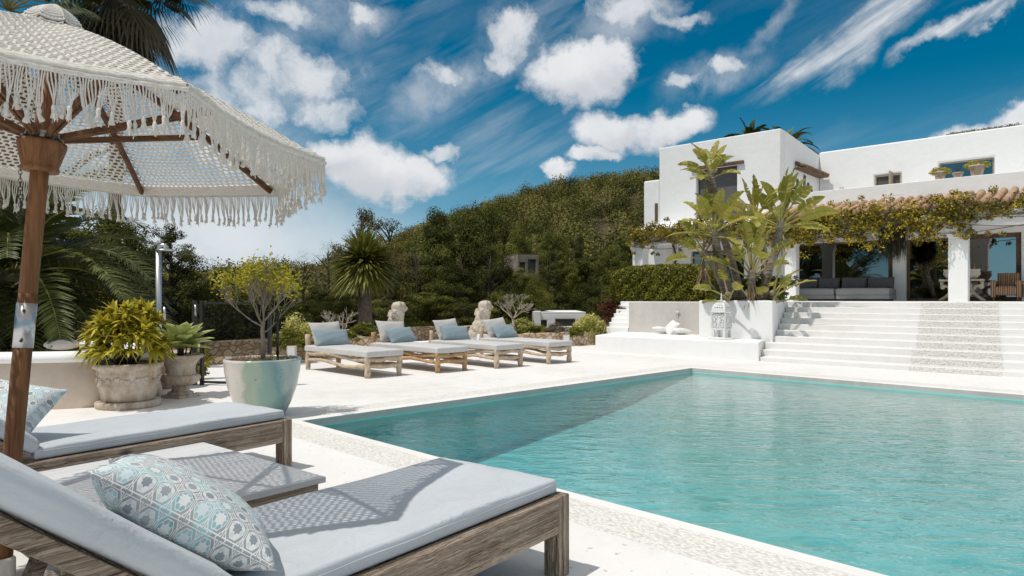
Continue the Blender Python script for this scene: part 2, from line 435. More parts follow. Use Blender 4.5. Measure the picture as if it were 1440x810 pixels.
B.add([(a, c, WL), (b, c, WL), (b, d, WL), (a, d, WL), (a, c, -1.045), (b, c, -.12), (b, d, -.12), (a, d, -1.045), (8.9, c, -.475), (8.9, d, -.475)], [(0, 1, 2, 3), (7, 9, 8, 4), (9, 6, 5, 8), (0, 4, 8, 5, 1), (1, 5, 6, 2), (2, 6, 9, 7, 3), (3, 7, 4, 0)], 0)
tag(build('pool_water', B, M['water']), kind='structure')

# terrain
RE = [(-3, .0), (-1.2, .015), (-.75, .02), (-.46, .03), (-.36, .045), (-.29, .05), (-.2, .076), (-.125, .114), (-.02, .142), (.03, .155), (.083, .165), (.135, .175), (.22, .183), (.5, .18), (.8, .14), (1.6, .05), (4, 0)]
def ridge(r):
    return np.interp(r, [a for a, _ in RE], [b for _, b in RE])
def sst(x): x = np.clip(x, 0, 1); return x * x * (3 - 2 * x)
def terr(X, Y):
    """height in view-aligned ground coordinates (numpy ok)"""
    X = np.asarray(X, float); Y = np.asarray(Y, float)
    d = np.hypot(X, Y); r = np.where(Y > 1, X / np.maximum(Y, 1), np.sign(X) * 4)
    RD = 235.0
    zr = ridge(r) * RD - 4.5
    up_ = sst((d - 62) / (RD - 62)) * .55 + np.clip((d - 62) / (RD - 62), 0, 1) * .45
    val = -2.6 * sst((d - 17) / 35)
    und = 1.6 * np.sin(X * .045 + 1) * np.sin(Y * .037) * np.clip((d - 60) / 80, 0, 1) + .7 * np.sin(X * .13) * np.cos(Y * .11 + 2) * np.clip((d - 60) / 80, 0, 1)
    fall = np.where(d > RD, (1 - .75 * sst((d - RD) / 350)), 1)
    z = np.where(Y > 1, (-.12 + val + up_ * (zr + 2.7)) * fall + und, -.12 + val * .6)
    return z
def terrw(x, y):
    X = x * sin(TH) - y * cos(TH); Y = x * cos(TH) + y * sin(TH)
    return terr(X, Y)
gx = np.concatenate([-np.geomspace(1400, 45, 26), np.arange(-40, 320, 4.0), np.geomspace(330, 1400, 20)])
gy = gx.copy()
GX, GY = np.meshgrid(gx, gy, indexing='ij')
GZ = terrw(GX, GY)
GZ = np.where((GX > -8.5) & (GX < 29.5) & (GY > -15.5) & (GY < 12.9), -3.0, GZ)
nx_, ny_ = GX.shape
me = bpy.data.meshes.new('hill_terrain')
vv = np.stack([GX, GY, GZ], -1).reshape(-1, 3)
ii = np.arange(nx_ * ny_).reshape(nx_, ny_)
ff = np.stack([ii[:-1, :-1], ii[1:, :-1], ii[1:, 1:], ii[:-1, 1:]], -1).reshape(-1, 4)
me.from_pydata(vv.tolist(), [], ff.tolist()); me.polygons.foreach_set('use_smooth', [True] * len(ff))
def ground_mat():
    t = NT('dry_hillside_ground'); p = t.geo()
    a = t.noise(p, .08, 6, .65); b = t.noise(p, 1.2, 6, .7)
    k = t.mth('ADD', t.mth('MULTIPLY', a, .5), t.mth('MULTIPLY', b, .5))
    col = t.ramp(k, [(.3, (.035, .04, .018)), (.5, (.09, .075, .04)), (.72, (.2, .15, .1))])
    t.bsdf(col, .95, 0, .1, t.bump(b, .8, .3)); return t.mat
me.materials.append(ground_mat()); tag(link('hill_terrain', me), kind='structure')

# ================================================================== TERRACE, STEPS (house frame u,v)
T_Z = 1.17
U0 = 13.4                       # bottom riser
NS = 10
RH = [.09 + .12 * k for k in range(NS)]
def edge_v(u):                  # left end of the upper flight (splayed planter cheek)
    return 5.57 + (u - 14.45) * .235
TREAD = .378
st = hthing('terrace_steps', 'wide flight of white steps with a strip of grey pebbles, up to the terrace', 'steps', (U0, 0, 0))
B = MB(); Bp = MB()
for k in range(NS):
    u = U0 + k * TREAD; u2 = u + TREAD if k < NS - 1 else u + .5
    z0 = 0 if k == 0 else RH[k - 1] - .0
    vl = (5.42 + .1 * k) if k < 3 else edge_v(u) + .0
    vl2 = (5.42 + .1 * k) if k < 3 else edge_v(u2)
    B.prism([(u, -12), (u2 - .0, -12), (u2 - .0, vl2), (u, vl)], -.02, RH[k] + (0 if k < NS - 1 else -.004))
    va, _ = hv(1278 + (1295 - 1278) * min(1, k / 9 + .0) - (0 if k >= 3 else 4), u); vb, _ = hv(1409 - 5 * k / 9, u)
    va, vb = 1.0 * va, vb
VA, VB = hv(1286, U0 + 5 * TREAD)[0], hv(1406, U0 + 5 * TREAD)[0]
for k in range(NS):
    u = U0 + k * TREAD; w = .16 if k < 3 else 0
    z0 = 0.004 if k == 0 else RH[k - 1] + .004
    f_ = max(0, (k - 3) / 6)
    VA = hv(1288 + 7 * f_ if k >= 3 else [1278, 1280, 1282][k], u)[0]; VB = hv(1407 - 3 * f_ if k >= 3 else 1409.5, u)[0]
    Bp.box(u - .004, u + .03, VB, VA, z0, RH[k] - .012)
    Bp.box(u + .03, u + TREAD - .008, VB, VA, RH[k] - .02, RH[k] + .004)
build('treads', B.off((U0, 0, 0)), M['stucco_step'], st, bevel=.012)
build('pebble_strip', Bp.off((U0, 0, 0)), M['pebble_step'], st)
# terrace slab behind the steps and behind the retaining wall
UT = U0 + (NS - 1) * TREAD + .5
B = MB()
B.prism([(UT, -12), (34, -12), (34, 15.4), (24.0, 15.15), (17.7, 11.4), (17.7, 9.75), (15.65, 9.75), (15.65, 7.2), (16.6, 7.2), (16.9, edge_v(UT) + .02), (UT, edge_v(UT) - .0)], -.3, T_Z)
o = build('terrace_floor', B, M['deck']); o.rotation_euler.z = HOUSE; tag(o, kind='structure')
# planter
pl = hthing('white_planter', 'tall white plastered planter box holding the tall banana-like plants beside the steps', 'planter', (14.45, 6.4, 0))
B = MB(); 
B.prism([(14.45, 5.57), (14.45, 7.27), (16.9, 7.27), (16.9, edge_v(16.9) + .02)], .0, T_Z + .04)
build('box_wall', B.off((14.45, 6.4, 0)), M['stucco'], pl, bevel=.03, seg=3)
B = MB(); B.prism([(14.6, 5.78), (14.6, 7.1), (16.7, 7.1), (16.7, edge_v(16.7) + .2)], T_Z + .02, T_Z + .052)
build('soil', B.off((14.45, 6.4, 0)), M['soil'], pl)
# low platform
pf = hthing('raised_platform', 'long low white platform running from the steps to the stone wall beside the pool', 'platform', (13.4, 8, 0))
B = MB(); B.prism([(13.42, 5.42), (13.42, 13.0), (15.6, 13.0), (15.6, 7.3), (14.43, 7.3), (14.43, 5.72)], -.02, .38)
vl = hv(837, 13.42)[0]
B = MB(); B.prism([(13.42, 5.45), (13.42, vl), (15.4, vl + .6), (15.4, 7.3), (14.44, 7.3), (14.44, 5.75)], -.02, .38)
build('platform_block', B.off((13.4, 8, 0)), M['stucco'], pf, bevel=.025, seg=3)
# grey retaining wall
rw = hthing('retaining_wall', 'smooth grey-beige cement wall standing between the planter box and the small left stairs', 'wall', (15.4, 8.5, 0))
B = MB(); B.box(15.4, 15.64, 7.29, 9.74, 0, 1.165)
build('wall_face', B.off((15.4, 8.5, 0)), M['cement'], rw, bevel=.02)
sc_ = hthing('wall_sconce', 'small pale shell-shaped wall sconce on the grey-beige cement wall', 'wall lamp', (15.39, hv(953, 15.4)[0], .90))
sc_.scale = (.62, .62, .62)
B = MB()
for k in range(7):
    a = rad(-60 + 20 * k)
    B.tube([(0, 0, -.12), (-.03, .06 * sin(a), -.02), (-.045, .11 * sin(a), .05 + .05 * cos(a))], [.008, .022, .02], 6)
build('shell_shade', B, plain('shell', (.62, .58, .5), .7), sc_)
B = MB(); B.box(-.012, .0, -.03, .03, -.17, -.06); build('back_plate', B, M['coping'], sc_, bevel=.004)
# left stairs
ls = hthing('side_stairs', 'small flight of white stairs climbing beside the round hedge', 'stairs', (15.4, 10.2, .38))
B = MB()
for k in range(7):
    u = 15.42 + k * .3
    z = .38 + .113 * (k + 1)
    B.prism([(u, 9.76), (u + (.3 if k < 6 else .4), 9.76), (u + (.3 if k < 6 else .4), 10.45 + .12 * (k + 1)), (u, 10.45 + .12 * k)], 0, z)
build('stair_treads', B.off((15.4, 10.2, .38)), M['stucco'], ls, bevel=.012)

# ================================================================== HOUSE
hs = hthing('white_house', 'large white two-storey villa with a cubic tower and flat roofs on the terrace', 'house', (26, 6, T_Z))
O = (26, 6, T_Z)
def hp(name, B, mats, bevel=.0, parent=hs, seg=3, **k): return build(name, B.off(O), mats, parent, bevel, seg, **k)
VT0, VT1, VT2 = 9.72, 14.9, 15.67
win = []
wv = lambda px, u: hv(px, u)[0]
big1 = (wv(1255, 26), wv(1120, 26), T_Z + .0, 3.28)
door2 = (wv(1340, 26), wv(1274, 26), T_Z + .0, 3.24)
door3 = (wv(1436, 26), wv(1352, 26), T_Z + .0, 3.3)
lw1 = (wv(1046, 26), wv(972, 26), T_Z + .0, 3.2)
B = MB(); B.holes('u', 26.0, .34, -9, VT0, T_Z - .1, 5.17, [big1, door2, door3])
hp('parapet_wall', B, M['stucco'], .07)
tw = (wv(1036, 25.97), wv(979, 25.97), 4.1, 6.55)
nw = (wv(929, 25.97), wv(922, 25.97), 3.9, 5.35)
B = MB(); B.holes('u', 25.97, .37, VT0 + .002, VT1, T_Z - .1, 7.7, [lw1, tw])
B.prism([(26.34, VT0 + .002), (31.5, VT0 + .002), (31.5, VT1), (26.34, VT1)], 4.0, [7.7, 7.28, 7.28, 7.7])
hp('tower_wall', B, M['stucco'], .07)
B = MB(); B.holes('u', 25.98, .3, VT1 + .002, VT2, T_Z - .1, 6.37, [(nw[0], nw[1], nw[2], nw[3])] if nw[0] > VT1 else [])
B.box(26.281, 31.2, VT1 + .002, VT2, T_Z - .1, 6.37)
hp('side_block', B, M['stucco'], .07)
wB = (wv(1398, 30.3), wv(1320, 30.3), up(245, 24.6), up(224, 24.6) + .05)
wA = (wv(1267, 30.3), wv(1230, 30.3), up(268, 26.5), up(245, 26.7))
wB = (wv(1398, 30.3), wv(1320, 30.3), 5.3, 6.44); wA = (wv(1267, 30.3), wv(1230, 30.3), 5.1, 6.22)
B = MB(); B.holes('u', 30.3, .3, -9, VT0, 4.5, 7.47, [wA, wB])
B.box(30.601, 36, -9, VT0, 4.5, 7.4)
hp('upper_wall', B, M['stucco'], .07)
B = MB(); B.box(26.34, 30.3, -9, VT0, 4.3, 4.5); B.box(26.34, 26.35, -9, -8.9, T_Z, 1.2)
hp('roof_terrace', B, M['stucco'])
# interior shell
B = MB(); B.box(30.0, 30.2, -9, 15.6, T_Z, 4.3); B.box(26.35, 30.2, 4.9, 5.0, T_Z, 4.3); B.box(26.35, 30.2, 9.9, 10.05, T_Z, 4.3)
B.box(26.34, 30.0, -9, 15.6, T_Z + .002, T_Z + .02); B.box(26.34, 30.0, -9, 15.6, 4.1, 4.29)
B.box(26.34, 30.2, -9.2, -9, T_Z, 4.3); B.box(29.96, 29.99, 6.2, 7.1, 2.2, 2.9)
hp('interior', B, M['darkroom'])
def window(name, op, u, fw, depth, glass, mull=(), fm=None, nm=None, set_=.12):
    """frame set into an opening; mull = v positions of vertical bars"""
    fm = fm or M['frame_wood']
    a, b, c, d = op; uu = u + set_
    B = MB()
    B.box(uu, uu + depth, a, a + fw, c, d); B.box(uu, uu + depth, b - fw, b, c, d)
    B.box(uu, uu + depth, a + fw, b - fw, d - fw, d); B.box(uu, uu + depth, a + fw, b - fw, c, c + fw)
    for v in mull: B.box(uu, uu + depth, v - fw / 2, v + fw / 2, c + fw, d - fw)
    f = hp(name, B, fm, .006, seg=1)
    B = MB(); B.box(uu + depth * .4, uu + depth * .4 + .012, a + fw, b - fw, c + fw, d - fw)
    build('glass_pane', B.off(O), glass, f)
    return f
window('window', big1, 26, .07, .08, M['glass'], [big1[0] + .12])
window('glass_door', door2, 26, .09, .08, M['glass'])
d3 = window('glass_door', door3, 26, .14, .1, M['glass_door'])
B = MB(); B.box(26.08, 26.12, door3[0] + .06, door3[0] + .1, 2.0, 2.3); build('handle', B.off(O), M['dark_metal'], d3, .004)
window('window', lw1, 26, .06, .08, M['glass'], [(lw1[0] + lw1[1]) / 2, lw1[1] - .4])
# tower window: grey blind in a recess, wooden lintel
a, b, c, d = tw
B = MB(); B.box(26.20, 26.23, a, b, c, d); f = hp('window', B, plain('grey_blind', (.115, .11, .11), .7, var=.1))
B = MB(); B.box(26.17, 26.2, a, a + .035, c, d); B.box(26.17, 26.2, b - .035, b, c, d); B.box(26.17, 26.2, a + .035, b - .035, d - .03, d); build('window_frame', B.off(O), M['frame_wood'], f)
B = MB(); B.box(25.85, 26.1, a - .3, b + .22, d + .002, d + .12); hp('lintel', B, M['frame_wood'], .015)
B = MB(); B.box(26.1, 26.14, nw[0], nw[1], nw[2], nw[3])
B = MB(); B.box(25.95, 25.978, VT1 + .06, VT1 + .2, 3.9, 5.35); hp('shutter', B, M['frame_wood'], .006, seg=1)
# tower side awning and carved window (on the plane v = VT0)
def us(px):                       # u on plane v=VT0
    r = (px - 720) / F; Y = VT0 / (.669 - .743 * r); return Y * (.669 * r + .743), Y
u1, Y1 = us(1117); u2, Y2 = us(1151)
B = MB()
nt = 9
for k in range(nt):
    u = u1 + (u2 - u1) * (k + .5) / nt
    B.tube([(u, VT0 + .02, 6.62), (u, VT0 - .46, 6.40)], .075, 10)
f = hp('awning_tiles', B, M['brown_tile'])
B = MB(); B.box(u1 - .02, u2 + .02, VT0 - .40, VT0 - .002, 6.35, 6.38)
B.off((0, 0, 0)); build('board', B.off(O), M['frame_wood'], f)
c1, _ = us(1119); c2, _ = us(1142)
B = MB(); cm = (c1 + c2) / 2; hw = (c2 - c1) / 2
B.box(c1, c2, VT0 - .03, VT0 - .001, 4.95, 5.55)
B.prism([(c1, VT0 - .031), (c2, VT0 - .031), (c2, VT0 - .06), (c1, VT0 - .06)], 5.55, 5.62)
for k, (du, zt) in enumerate([(-.85, 5.95), (-.45, 5.8), (0, 6.2), (.45, 5.95), (.85, 5.75)]):
    B.prism([(cm + du * hw - .1, VT0 - .03), (cm + du * hw + .1, VT0 - .03), (cm + du * hw + .1, VT0 - .002), (cm + du * hw - .1, VT0 - .002)], 5.6, [zt - .2, zt, zt, zt - .2])
    B.ball((cm + du * hw, VT0 - .03, zt - .06), (.1, .04, .13), n=8)
hp('carved_window', B, plain('grey_carved_wood', (.16, .14, .12), .85, var=.4, scale=14, bump=.6), 0)
# upper windows
a, b, c, d = wA
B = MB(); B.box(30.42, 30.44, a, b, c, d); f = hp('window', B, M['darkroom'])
B = MB(); B.box(30.34, 30.44, a, a + .05, c, d); B.box(30.34, 30.44, b - .05, b, c, d); B.box(30.34, 30.44, a + .05, b - .05, d - .06, d); build('window_frame', B.off(O), M['pale_wood'], f)
B = MB(); B.box(29.85, 30.32, a + .28, a + .33, c + .02, d + .06); hp('shutter', B, M['pale_wood'], .005, seg=1)
f = window('window', wB, 30.3, .06, .06, M['glass'], [wB[0] + .5], M['pale_wood'])
B = MB(); B.box(30.55, 30.58, wB[0] + .05, wB[0] + .42, wB[2], wB[3])
hp('curtain', B, plain('blue_grey_curtain', (.35, .42, .46), .9, var=.2, scale=14), 0)
wl = hthing('wall_lamp', 'small grey cylinder lamp on the upper white wall beside the tower', 'wall lamp', (30.25, wv(1183, 30.2), 5.75))
B = MB(); B.lathe([(.07, -.16), (.075, -.15), (.075, .15), (.07, .16)], 16); build('lamp_shade', B, M['cement'], wl)
B = MB(); B.box(.0, .045, -.03, .03, -.05, .05); build('bracket', B, M['cement'], wl)
# pergola
pg = hthing('pergola', 'white plastered veranda with barrel-tiled edge and square columns along the terrace front', 'pergola', (24, 6, T_Z))
OP = (24, 6, T_Z)
def pp(name, B, mats, bevel=0, seg=3): return build(name, B.off(OP), mats, pg, bevel, seg)
VL = wv(888, 24) + .02
B = MB(); B.box(24.0, 24.38, -9, VL, 3.38, 3.92); pp('beam', B, M['stucco'], .06)
B = MB(); B.add([(24.2, -9, 3.925), (24.2, VL, 3.925), (25.998, VL, 4.42), (25.998, -9, 4.42), (24.2, -9, 4.02), (24.2, VL, 4.02), (25.998, VL, 4.52), (25.998, -9, 4.52)],
      [(0, 1, 2, 3), (4, 7, 6, 5), (0, 4, 5, 1), (1, 5, 6, 2), (2, 6, 7, 3), (3, 7, 4, 0)]); pp('roof_slab', B, M['stucco'])
B = MB(); v = 9.9; k = 0
while v > -8.9:
    j = random.uniform(-.02, .02)
    B.tube([(23.86 + j, v + j, 4.03), (24.25, v, 4.13), (25.1, v, 4.36), (25.99, v, 4.61)], [.115, .11, .11, .10], 12); k += 1
    B.add([], [])
    v -= .285 + random.uniform(-.012, .012)
pp('roof_tiles', B, M['terracotta_tile'])
def column(va, vb, name='column', u0=24.02, u1=24.36):
    B = MB()
    B.box(u0, u1, va, vb, T_Z - .02, 3.05)
    vs = [(u0, va, 3.05), (u1, va, 3.05), (u1, vb, 3.05), (u0, vb, 3.05), (u0 - .04, va - .12, 3.379), (u1, va - .12, 3.379), (u1, vb + .12, 3.379), (u0 - .04, vb + .12, 3.379)]
    B.add(vs, [(0, 1, 5, 4), (1, 2, 6, 5), (2, 3, 7, 6), (3, 0, 4, 7), (4, 5, 6, 7), (3, 2, 1, 0)])
    pp(name, B, M['stucco'], .02)
column(wv(1361, 24), wv(1333, 24)); column(wv(1119, 24), wv(1103, 24)); column(wv(903, 24), wv(889, 24), u1=24.5)
B = MB(); a, b = wv(937, 25.5), wv(911, 25.5)
B.prism([(25.5, b), (25.96, b), (25.96, a - .1), (25.5, a + .1)], T_Z, 3.9); pp('buttress', B, M['stucco'], .05)
# ================================================================== NEAR LOUNGERS
W_X = wood('weathered_teak_long', (.055, .036, .024), (.30, .225, .165), (.62, .515, .415), 0, 2.6, 1.6, .85)
W_Y = wood('weathered_teak_cross', (.06, .042, .03), (.28, .22, .17), (.58, .49, .41), 1, 2.6, 1.6, .85, False)
W_Z = wood('weathered_teak_post', (.055, .036, .024), (.30, .225, .165), (.62, .515, .415), 2, 2.6, 1.6, .85, False)
def cushion_mat(name, c):
    t = NT(name); p = t.obj()
    a = t.noise(p, 1.6, 4, .6); we = t.noise(p, 420, 2)
    col = t.ramp(a, [(.3, tuple(x * .93 for x in c)), (.7, tuple(x * 1.05 for x in c))])
    n1 = t.bump(t.noise(t.mapv(p, (1, 2.2, 1)), 3.6, 5, .62, 1.2), .55, .03); n2 = t.bump(we, .15, .001, n1)
    b = t.bsdf(col, .8, 0, .25, n2); b.inputs['Sheen Weight'].default_value = .15; return t.mat
M['cushion'] = cushion_mat('grey_blue_canvas', (.52, .555, .585))
M['table'] = None
def slab_cushion(B, x0, x1, y0, y1, z0, z1, r=.025, nx=26, ny=12, puff=.012, Mt=None, ph=0.0):
    """rounded mattress as one closed grid"""
    us = [x0] + [x0 + r * t for t in (.15, .5, 1)] + list(np.linspace(x0 + r, x1 - r, nx)[1:-1]) + [x1 - r * t for t in (1, .5, .15)] + [x1]
    vs_ = [y0] + [y0 + r * t for t in (.15, .5, 1)] + list(np.linspace(y0 + r, y1 - r, ny)[1:-1]) + [y1 - r * t for t in (1, .5, .15)] + [y1]
    def inset(a, lo, hi):
        d = min(a - lo, hi - a)
        if d >= r: return 0
        return r - math.sqrt(max(0, r * r - (r - d) ** 2))
    zm = (z0 + z1) / 2; top = []; bot = []
    V = []; Fc = []
    nu, nv = len(us), len(vs_)
    for s_ in (1, -1):
        for i, a in enumerate(us):
            for j, b in enumerate(vs_):
                dr = max(inset(a, x0, x1), inset(b, y0, y1))
                dr = min(dr, (z1 - z0) / 2 - .008)
                ta = (a - x0) / (x1 - x0); tb = (b - y0) / (y1 - y0)
                pf_ = puff * (min(1, 12 * min(ta, 1 - ta) + .0) * min(1, 6 * min(tb, 1 - tb))) ** .6
                wv_ = .002 * sin(9 * a + 4 * b + ph) + .0015 * sin(23 * b + 3 * a + ph)
                z = (z1 - dr + pf_ + wv_) if s_ > 0 else (z0 + dr)
                V.append(Vector((a, b, z)))
    n = nu * nv
    for i in range(nu - 1):
        for j in range(nv - 1):
            q = (i * nv + j, (i + 1) * nv + j, (i + 1) * nv + j + 1, i * nv + j + 1)
            Fc.append(q); Fc.append(tuple(x + n for x in q[::-1]))
    ring = [i * nv for i in range(nu)] + [(nu - 1) * nv + j for j in range(1, nv)] + [i * nv + nv - 1 for i in range(nu - 2, -1, -1)] + [j for j in range(nv - 2, 0, -1)]
    for k in range(len(ring)):
        a, b = ring[k], ring[(k + 1) % len(ring)]
        Fc.append((a, a + n, b + n, b))
    if Mt is not None: V = [Mt @ p for p in V]
    B.add(V, Fc, 0, True)
    for k in range(len(ring)): B.sm[-1 - k] = False
# local frame: +x = foot direction, y across (0 = centre), origin on the floor under the hinge line
def make_lounger(label, loc, rz, Wd, L=1.62, zf=.365, inc=38.5, backlen=.78, ct=.068):
    t = thing('sun_lounger', label, 'sun lounger', loc, rz, 'weathered wooden sun loungers in front')
    h = Wd / 2; rh = .16; th = .055
    for s in (-1, 1):
        B = MB(); B.box(-.55, L - .085, s * h - (th if s > 0 else 0), s * h + (th if s < 0 else 0), zf - rh, zf); build('side_rail', B, W_X, t, .006)
    B = MB(); B.box(L - .055, L - .005, -h + .085, h - .085, zf - rh, zf - .004); build('end_rail', B, W_Y, t, .006)
    for s in (-1, 1):
        B = MB(); B.box(L - .085, L, s * h - (.085 if s > 0 else 0), s * h + (.085 if s < 0 else 0), 0, zf + .002); build('leg', B, W_Z, t, .007)
        B = MB(); B.box(-.64, -.555, s * h - (.085 if s > 0 else 0), s * h + (.085 if s < 0 else 0), 0, zf); build('leg', B, W_Z, t, .007)
    B = MB()
    for k in range(15):
        x = .02 + k * .102
        B.box(x, x + .07, -h + th + .002, h - th - .002, zf - .035, zf - .012)
    build('slat_base', B, W_Y, t)
    cw = h - .045
    B = MB(); slab_cushion(B, -.012, L - .04, -cw, cw, zf + .004, zf + ct, .013, puff=.007); c = build('seat_cushion', B, M['cushion'], t)
    B = MB(); e = .004
    for s in (-1, 1):
        B.tube([(x, s * (cw + .001), zf + .046 + .0015 * sin(x * 17)) for x in np.linspace(.02, L - .06, 40)], .0028, 5)
    B.tube([(L - .039, y, zf + .046) for y in np.linspace(-cw + .02, cw - .02, 10)], .0028, 5)
    build('piping', B, plain('light_piping', (.55, .6, .63), .7), c)
    R = Matrix.Translation((-.02, 0, zf + .03)) @ Matrix.Rotation(rad(inc), 4, 'Y')
    B = MB(); slab_cushion(B, -backlen, -.006, -cw, cw, .0, ct + .012, .028, 20, 12, .016, R, 2.0); bc = build('back_cushion', B, M['cushion'], t)
    B = MB()
    for s in (-1, 1): B.box(-backlen - .01, .0, s * (cw - .03) - .03, s * (cw - .03) + .03, -.055, -.008, M=R)
    for k in range(6): B.box(-backlen + k * .12, -backlen + k * .12 + .07, -cw + .06, cw - .06, -.035, -.012, M=R)
    build('back_frame', B, W_X, t, .004)
    B = MB()
    for s in (-1, 1):
        B = MB(); a = R @ Vector((-backlen * .62, s * (cw - .1), -.05)); B.tube([a, (-.62, s * (cw - .1), .18)], .022, 6); build('back_prop', B, W_X, t)
    return t
# near lounger: centre of hinge line etc. (camera-ground coordinates)
def cam_pt(X, Y, z=0): return c2w(X, Y, z)
D1 = 37.5
d_ = (sin(rad(D1)), cos(rad(D1))); p_ = (cos(rad(D1)), -sin(rad(D1)))
foot_near = (.262, 3.10)           # outer near foot corner at frame height
Wd1 = .80; L1 = 1.60
foot_c = (foot_near[0] - p_[0] * Wd1 / 2, foot_near[1] - p_[1] * Wd1 / 2)
loc1 = cam_pt(foot_c[0] - d_[0] * L1, foot_c[1] - d_[1] * L1)
lg1 = make_lounger('nearest sun lounger, grey-blue cushion crossed by the lacy parasol shadow', loc1, wang(D1), Wd1, L1)
D2 = 35.5
d2 = (sin(rad(D2)), cos(rad(D2))); p2 = (cos(rad(D2)), -sin(rad(D2)))
Wd2 = .80; L2 = 1.62
fn2 = (-1.615, 5.02)
fc2 = (fn2[0] - p2[0] * Wd2 / 2, fn2[1] - p2[1] * Wd2 / 2)
loc2 = cam_pt(fc2[0] - d2[0] * L2, fc2[1] - d2[1] * L2)
lg2 = make_lounger('sun lounger behind the parasol pole, next to the big pots', loc2, wang(D2), Wd2, L2)

# low table between them
tb = thing('low_table', 'low square table of pale grey painted planks between the two front sun loungers', 'table', cam_pt(-1.51 - .628 * .6, 4.02 - .778 * .6), wang(40))
def pt_mat():
    t = NT('pale_grey_painted_planks'); p = t.obj()
    a = t.noise(t.mapv(p, (1.2, 14, 14)), 3, 5, .65)
    col = t.ramp(a, [(.35, (.56, .565, .575)), (.6, (.66, .665, .67))])
    t.bsdf(col, .6, 0, .3, t.bump(a, .25, .004)); return t.mat
ptm = pt_mat()
TL, TW, TZ = 1.22, 1.36, .315
for k in range(4):
    B = MB(); w = TW / 4
    B.box(-TL / 2, TL / 2, -TW / 2 + k * w + .003, -TW / 2 + (k + 1) * w - .003, TZ - .03, TZ); build('plank', B, ptm, tb, .004)
B = MB(); B.box(-TL / 2 + .03, TL / 2 - .03, -TW / 2 + .03, TW / 2 - .03, TZ - .10, TZ - .032); build('apron', B, W_X, tb)
for sx in (-1, 1):
    for sy in (-1, 1):
        B = MB(); B.box(sx * (TL / 2 - .06) - .03, sx * (TL / 2 - .06) + .03, sy * (TW / 2 - .06) - .03, sy * (TW / 2 - .06) + .03, 0, TZ - .101); build('leg', B, W_Z, tb, .004)

# patterned pillows
def pillow_mat():
    t = NT('star_tile_print'); uv = t.n('ShaderNodeUVMap').outputs[0]
    s_ = 18.0
    q = t.mapv(uv, (s_, s_, 1))
    fr = t.n('ShaderNodeVectorMath', operation='FRACTION'); t.l(q, fr.inputs[0])
    sb = t.n('ShaderNodeVectorMath', operation='SUBTRACT'); t.l(fr.outputs[0], sb.inputs[0]); sb.inputs[1].default_value = (.5, .5, 0)
    sp = t.n('ShaderNodeSeparateXYZ'); t.l(sb.outputs[0], sp.inputs[0]); x, y = sp.outputs[0], sp.outputs[1]
    ax = t.mth('ABSOLUTE', x); ay = t.mth('ABSOLUTE', y)
    sq = t.mth('MAXIMUM', ax, ay); di = t.mth('MULTIPLY', t.mth('ADD', ax, ay), .7071)
    star = t.mth('MINIMUM', sq, di)                      # 8-point star distance
    octo = t.mth('MAXIMUM', sq, di)
    # cell id colours
    fl = t.n('ShaderNodeVectorMath', operation='FLOOR'); t.l(q, fl.inputs[0])
    wn = t.n('ShaderNodeTexWhiteNoise', noise_dimensions='2D'); t.l(fl.outputs[0], wn.inputs[0])
    wc = wn.outputs['Value']
    inner_ = t.ramp(wc, [(0, (.20, .23, .26)), (.34, (.74, .74, .72)), (.6, (.30, .33, .36)), (.8, (.62, .70, .74))], 'CONSTANT')
    ringc = t.ramp(wc, [(0, (.74, .74, .72)), (.34, (.16, .42, .46)), (.6, (.72, .73, .72)), (.8, (.30, .55, .58))], 'CONSTANT')
    oc = t.n('ShaderNodeVectorMath', operation='ADD'); t.l(q, oc.inputs[0]); oc.inputs[1].default_value = (.5, .5, 0)
    fl2 = t.n('ShaderNodeVectorMath', operation='FLOOR'); t.l(oc.outputs[0], fl2.inputs[0])
    wn2 = t.n('ShaderNodeTexWhiteNoise', noise_dimensions='2D'); t.l(fl2.outputs[0], wn2.inputs[0])
    corner = t.ramp(wn2.outputs['Value'], [(0, (.24, .26, .28)), (.4, (.28, .5, .53)), (.65, (.33, .33, .33))], 'CONSTANT')
    white = (.76, .76, .74)
    gt = lambda v, k: t.mth('GREATER_THAN', v, k)
    ang = t.mth('MULTIPLY', t.mth('ADD', t.mth('ARCTAN2', y, x), PI), 8 / (2 * PI))
    wd = t.mth('ABSOLUTE', t.mth('SUBTRACT', t.mth('FRACT', ang), .5))
    par_ = t.mth('GREATER_THAN', t.mth('FRACT', t.mth('MULTIPLY', ang, .5)), .5)
    ringp = t.mix(par_, ringc, t.mix(.5, ringc, (.42, .46, .48)))
    col = t.mix(gt(star, .19), inner_, white)
    col = t.mix(gt(star, .215), col, ringp)
    col = t.mix(t.mth('MULTIPLY', gt(wd, .44), gt(star, .2)), col, white)
    col = t.mix(gt(octo, .36), col, white)
    col = t.mix(gt(octo, .39), col, corner)
    # white grid lines crossing the corner shapes
    ln = t.mth('MINIMUM', t.mth('ABSOLUTE', t.mth('SUBTRACT', ax, ay)), 1)
    e1 = t.mth('LESS_THAN', t.mth('ABSOLUTE', t.mth('SUBTRACT', di, .52)), .022)
    e2 = t.mth('LESS_THAN', t.mth('ABSOLUTE', t.mth('SUBTRACT', star, .17)), .014)
    e3 = t.mth('LESS_THAN', t.mth('ABSOLUTE', t.mth('SUBTRACT', t.mth('MAXIMUM', ax, ay), .455)), .02)
    for e in (e1, e3): col = t.mix(e, col, white)
    col = t.mix(t.mth('MULTIPLY', t.noise(t.obj(), 9, 3), .35), col, (.66, .7, .73))
    t.bsdf(col, .8, 0, .2, t.bump(t.noise(t.obj(), 14, 4, .6), .3, .01)); return t.mat
M['print'] = pillow_mat()
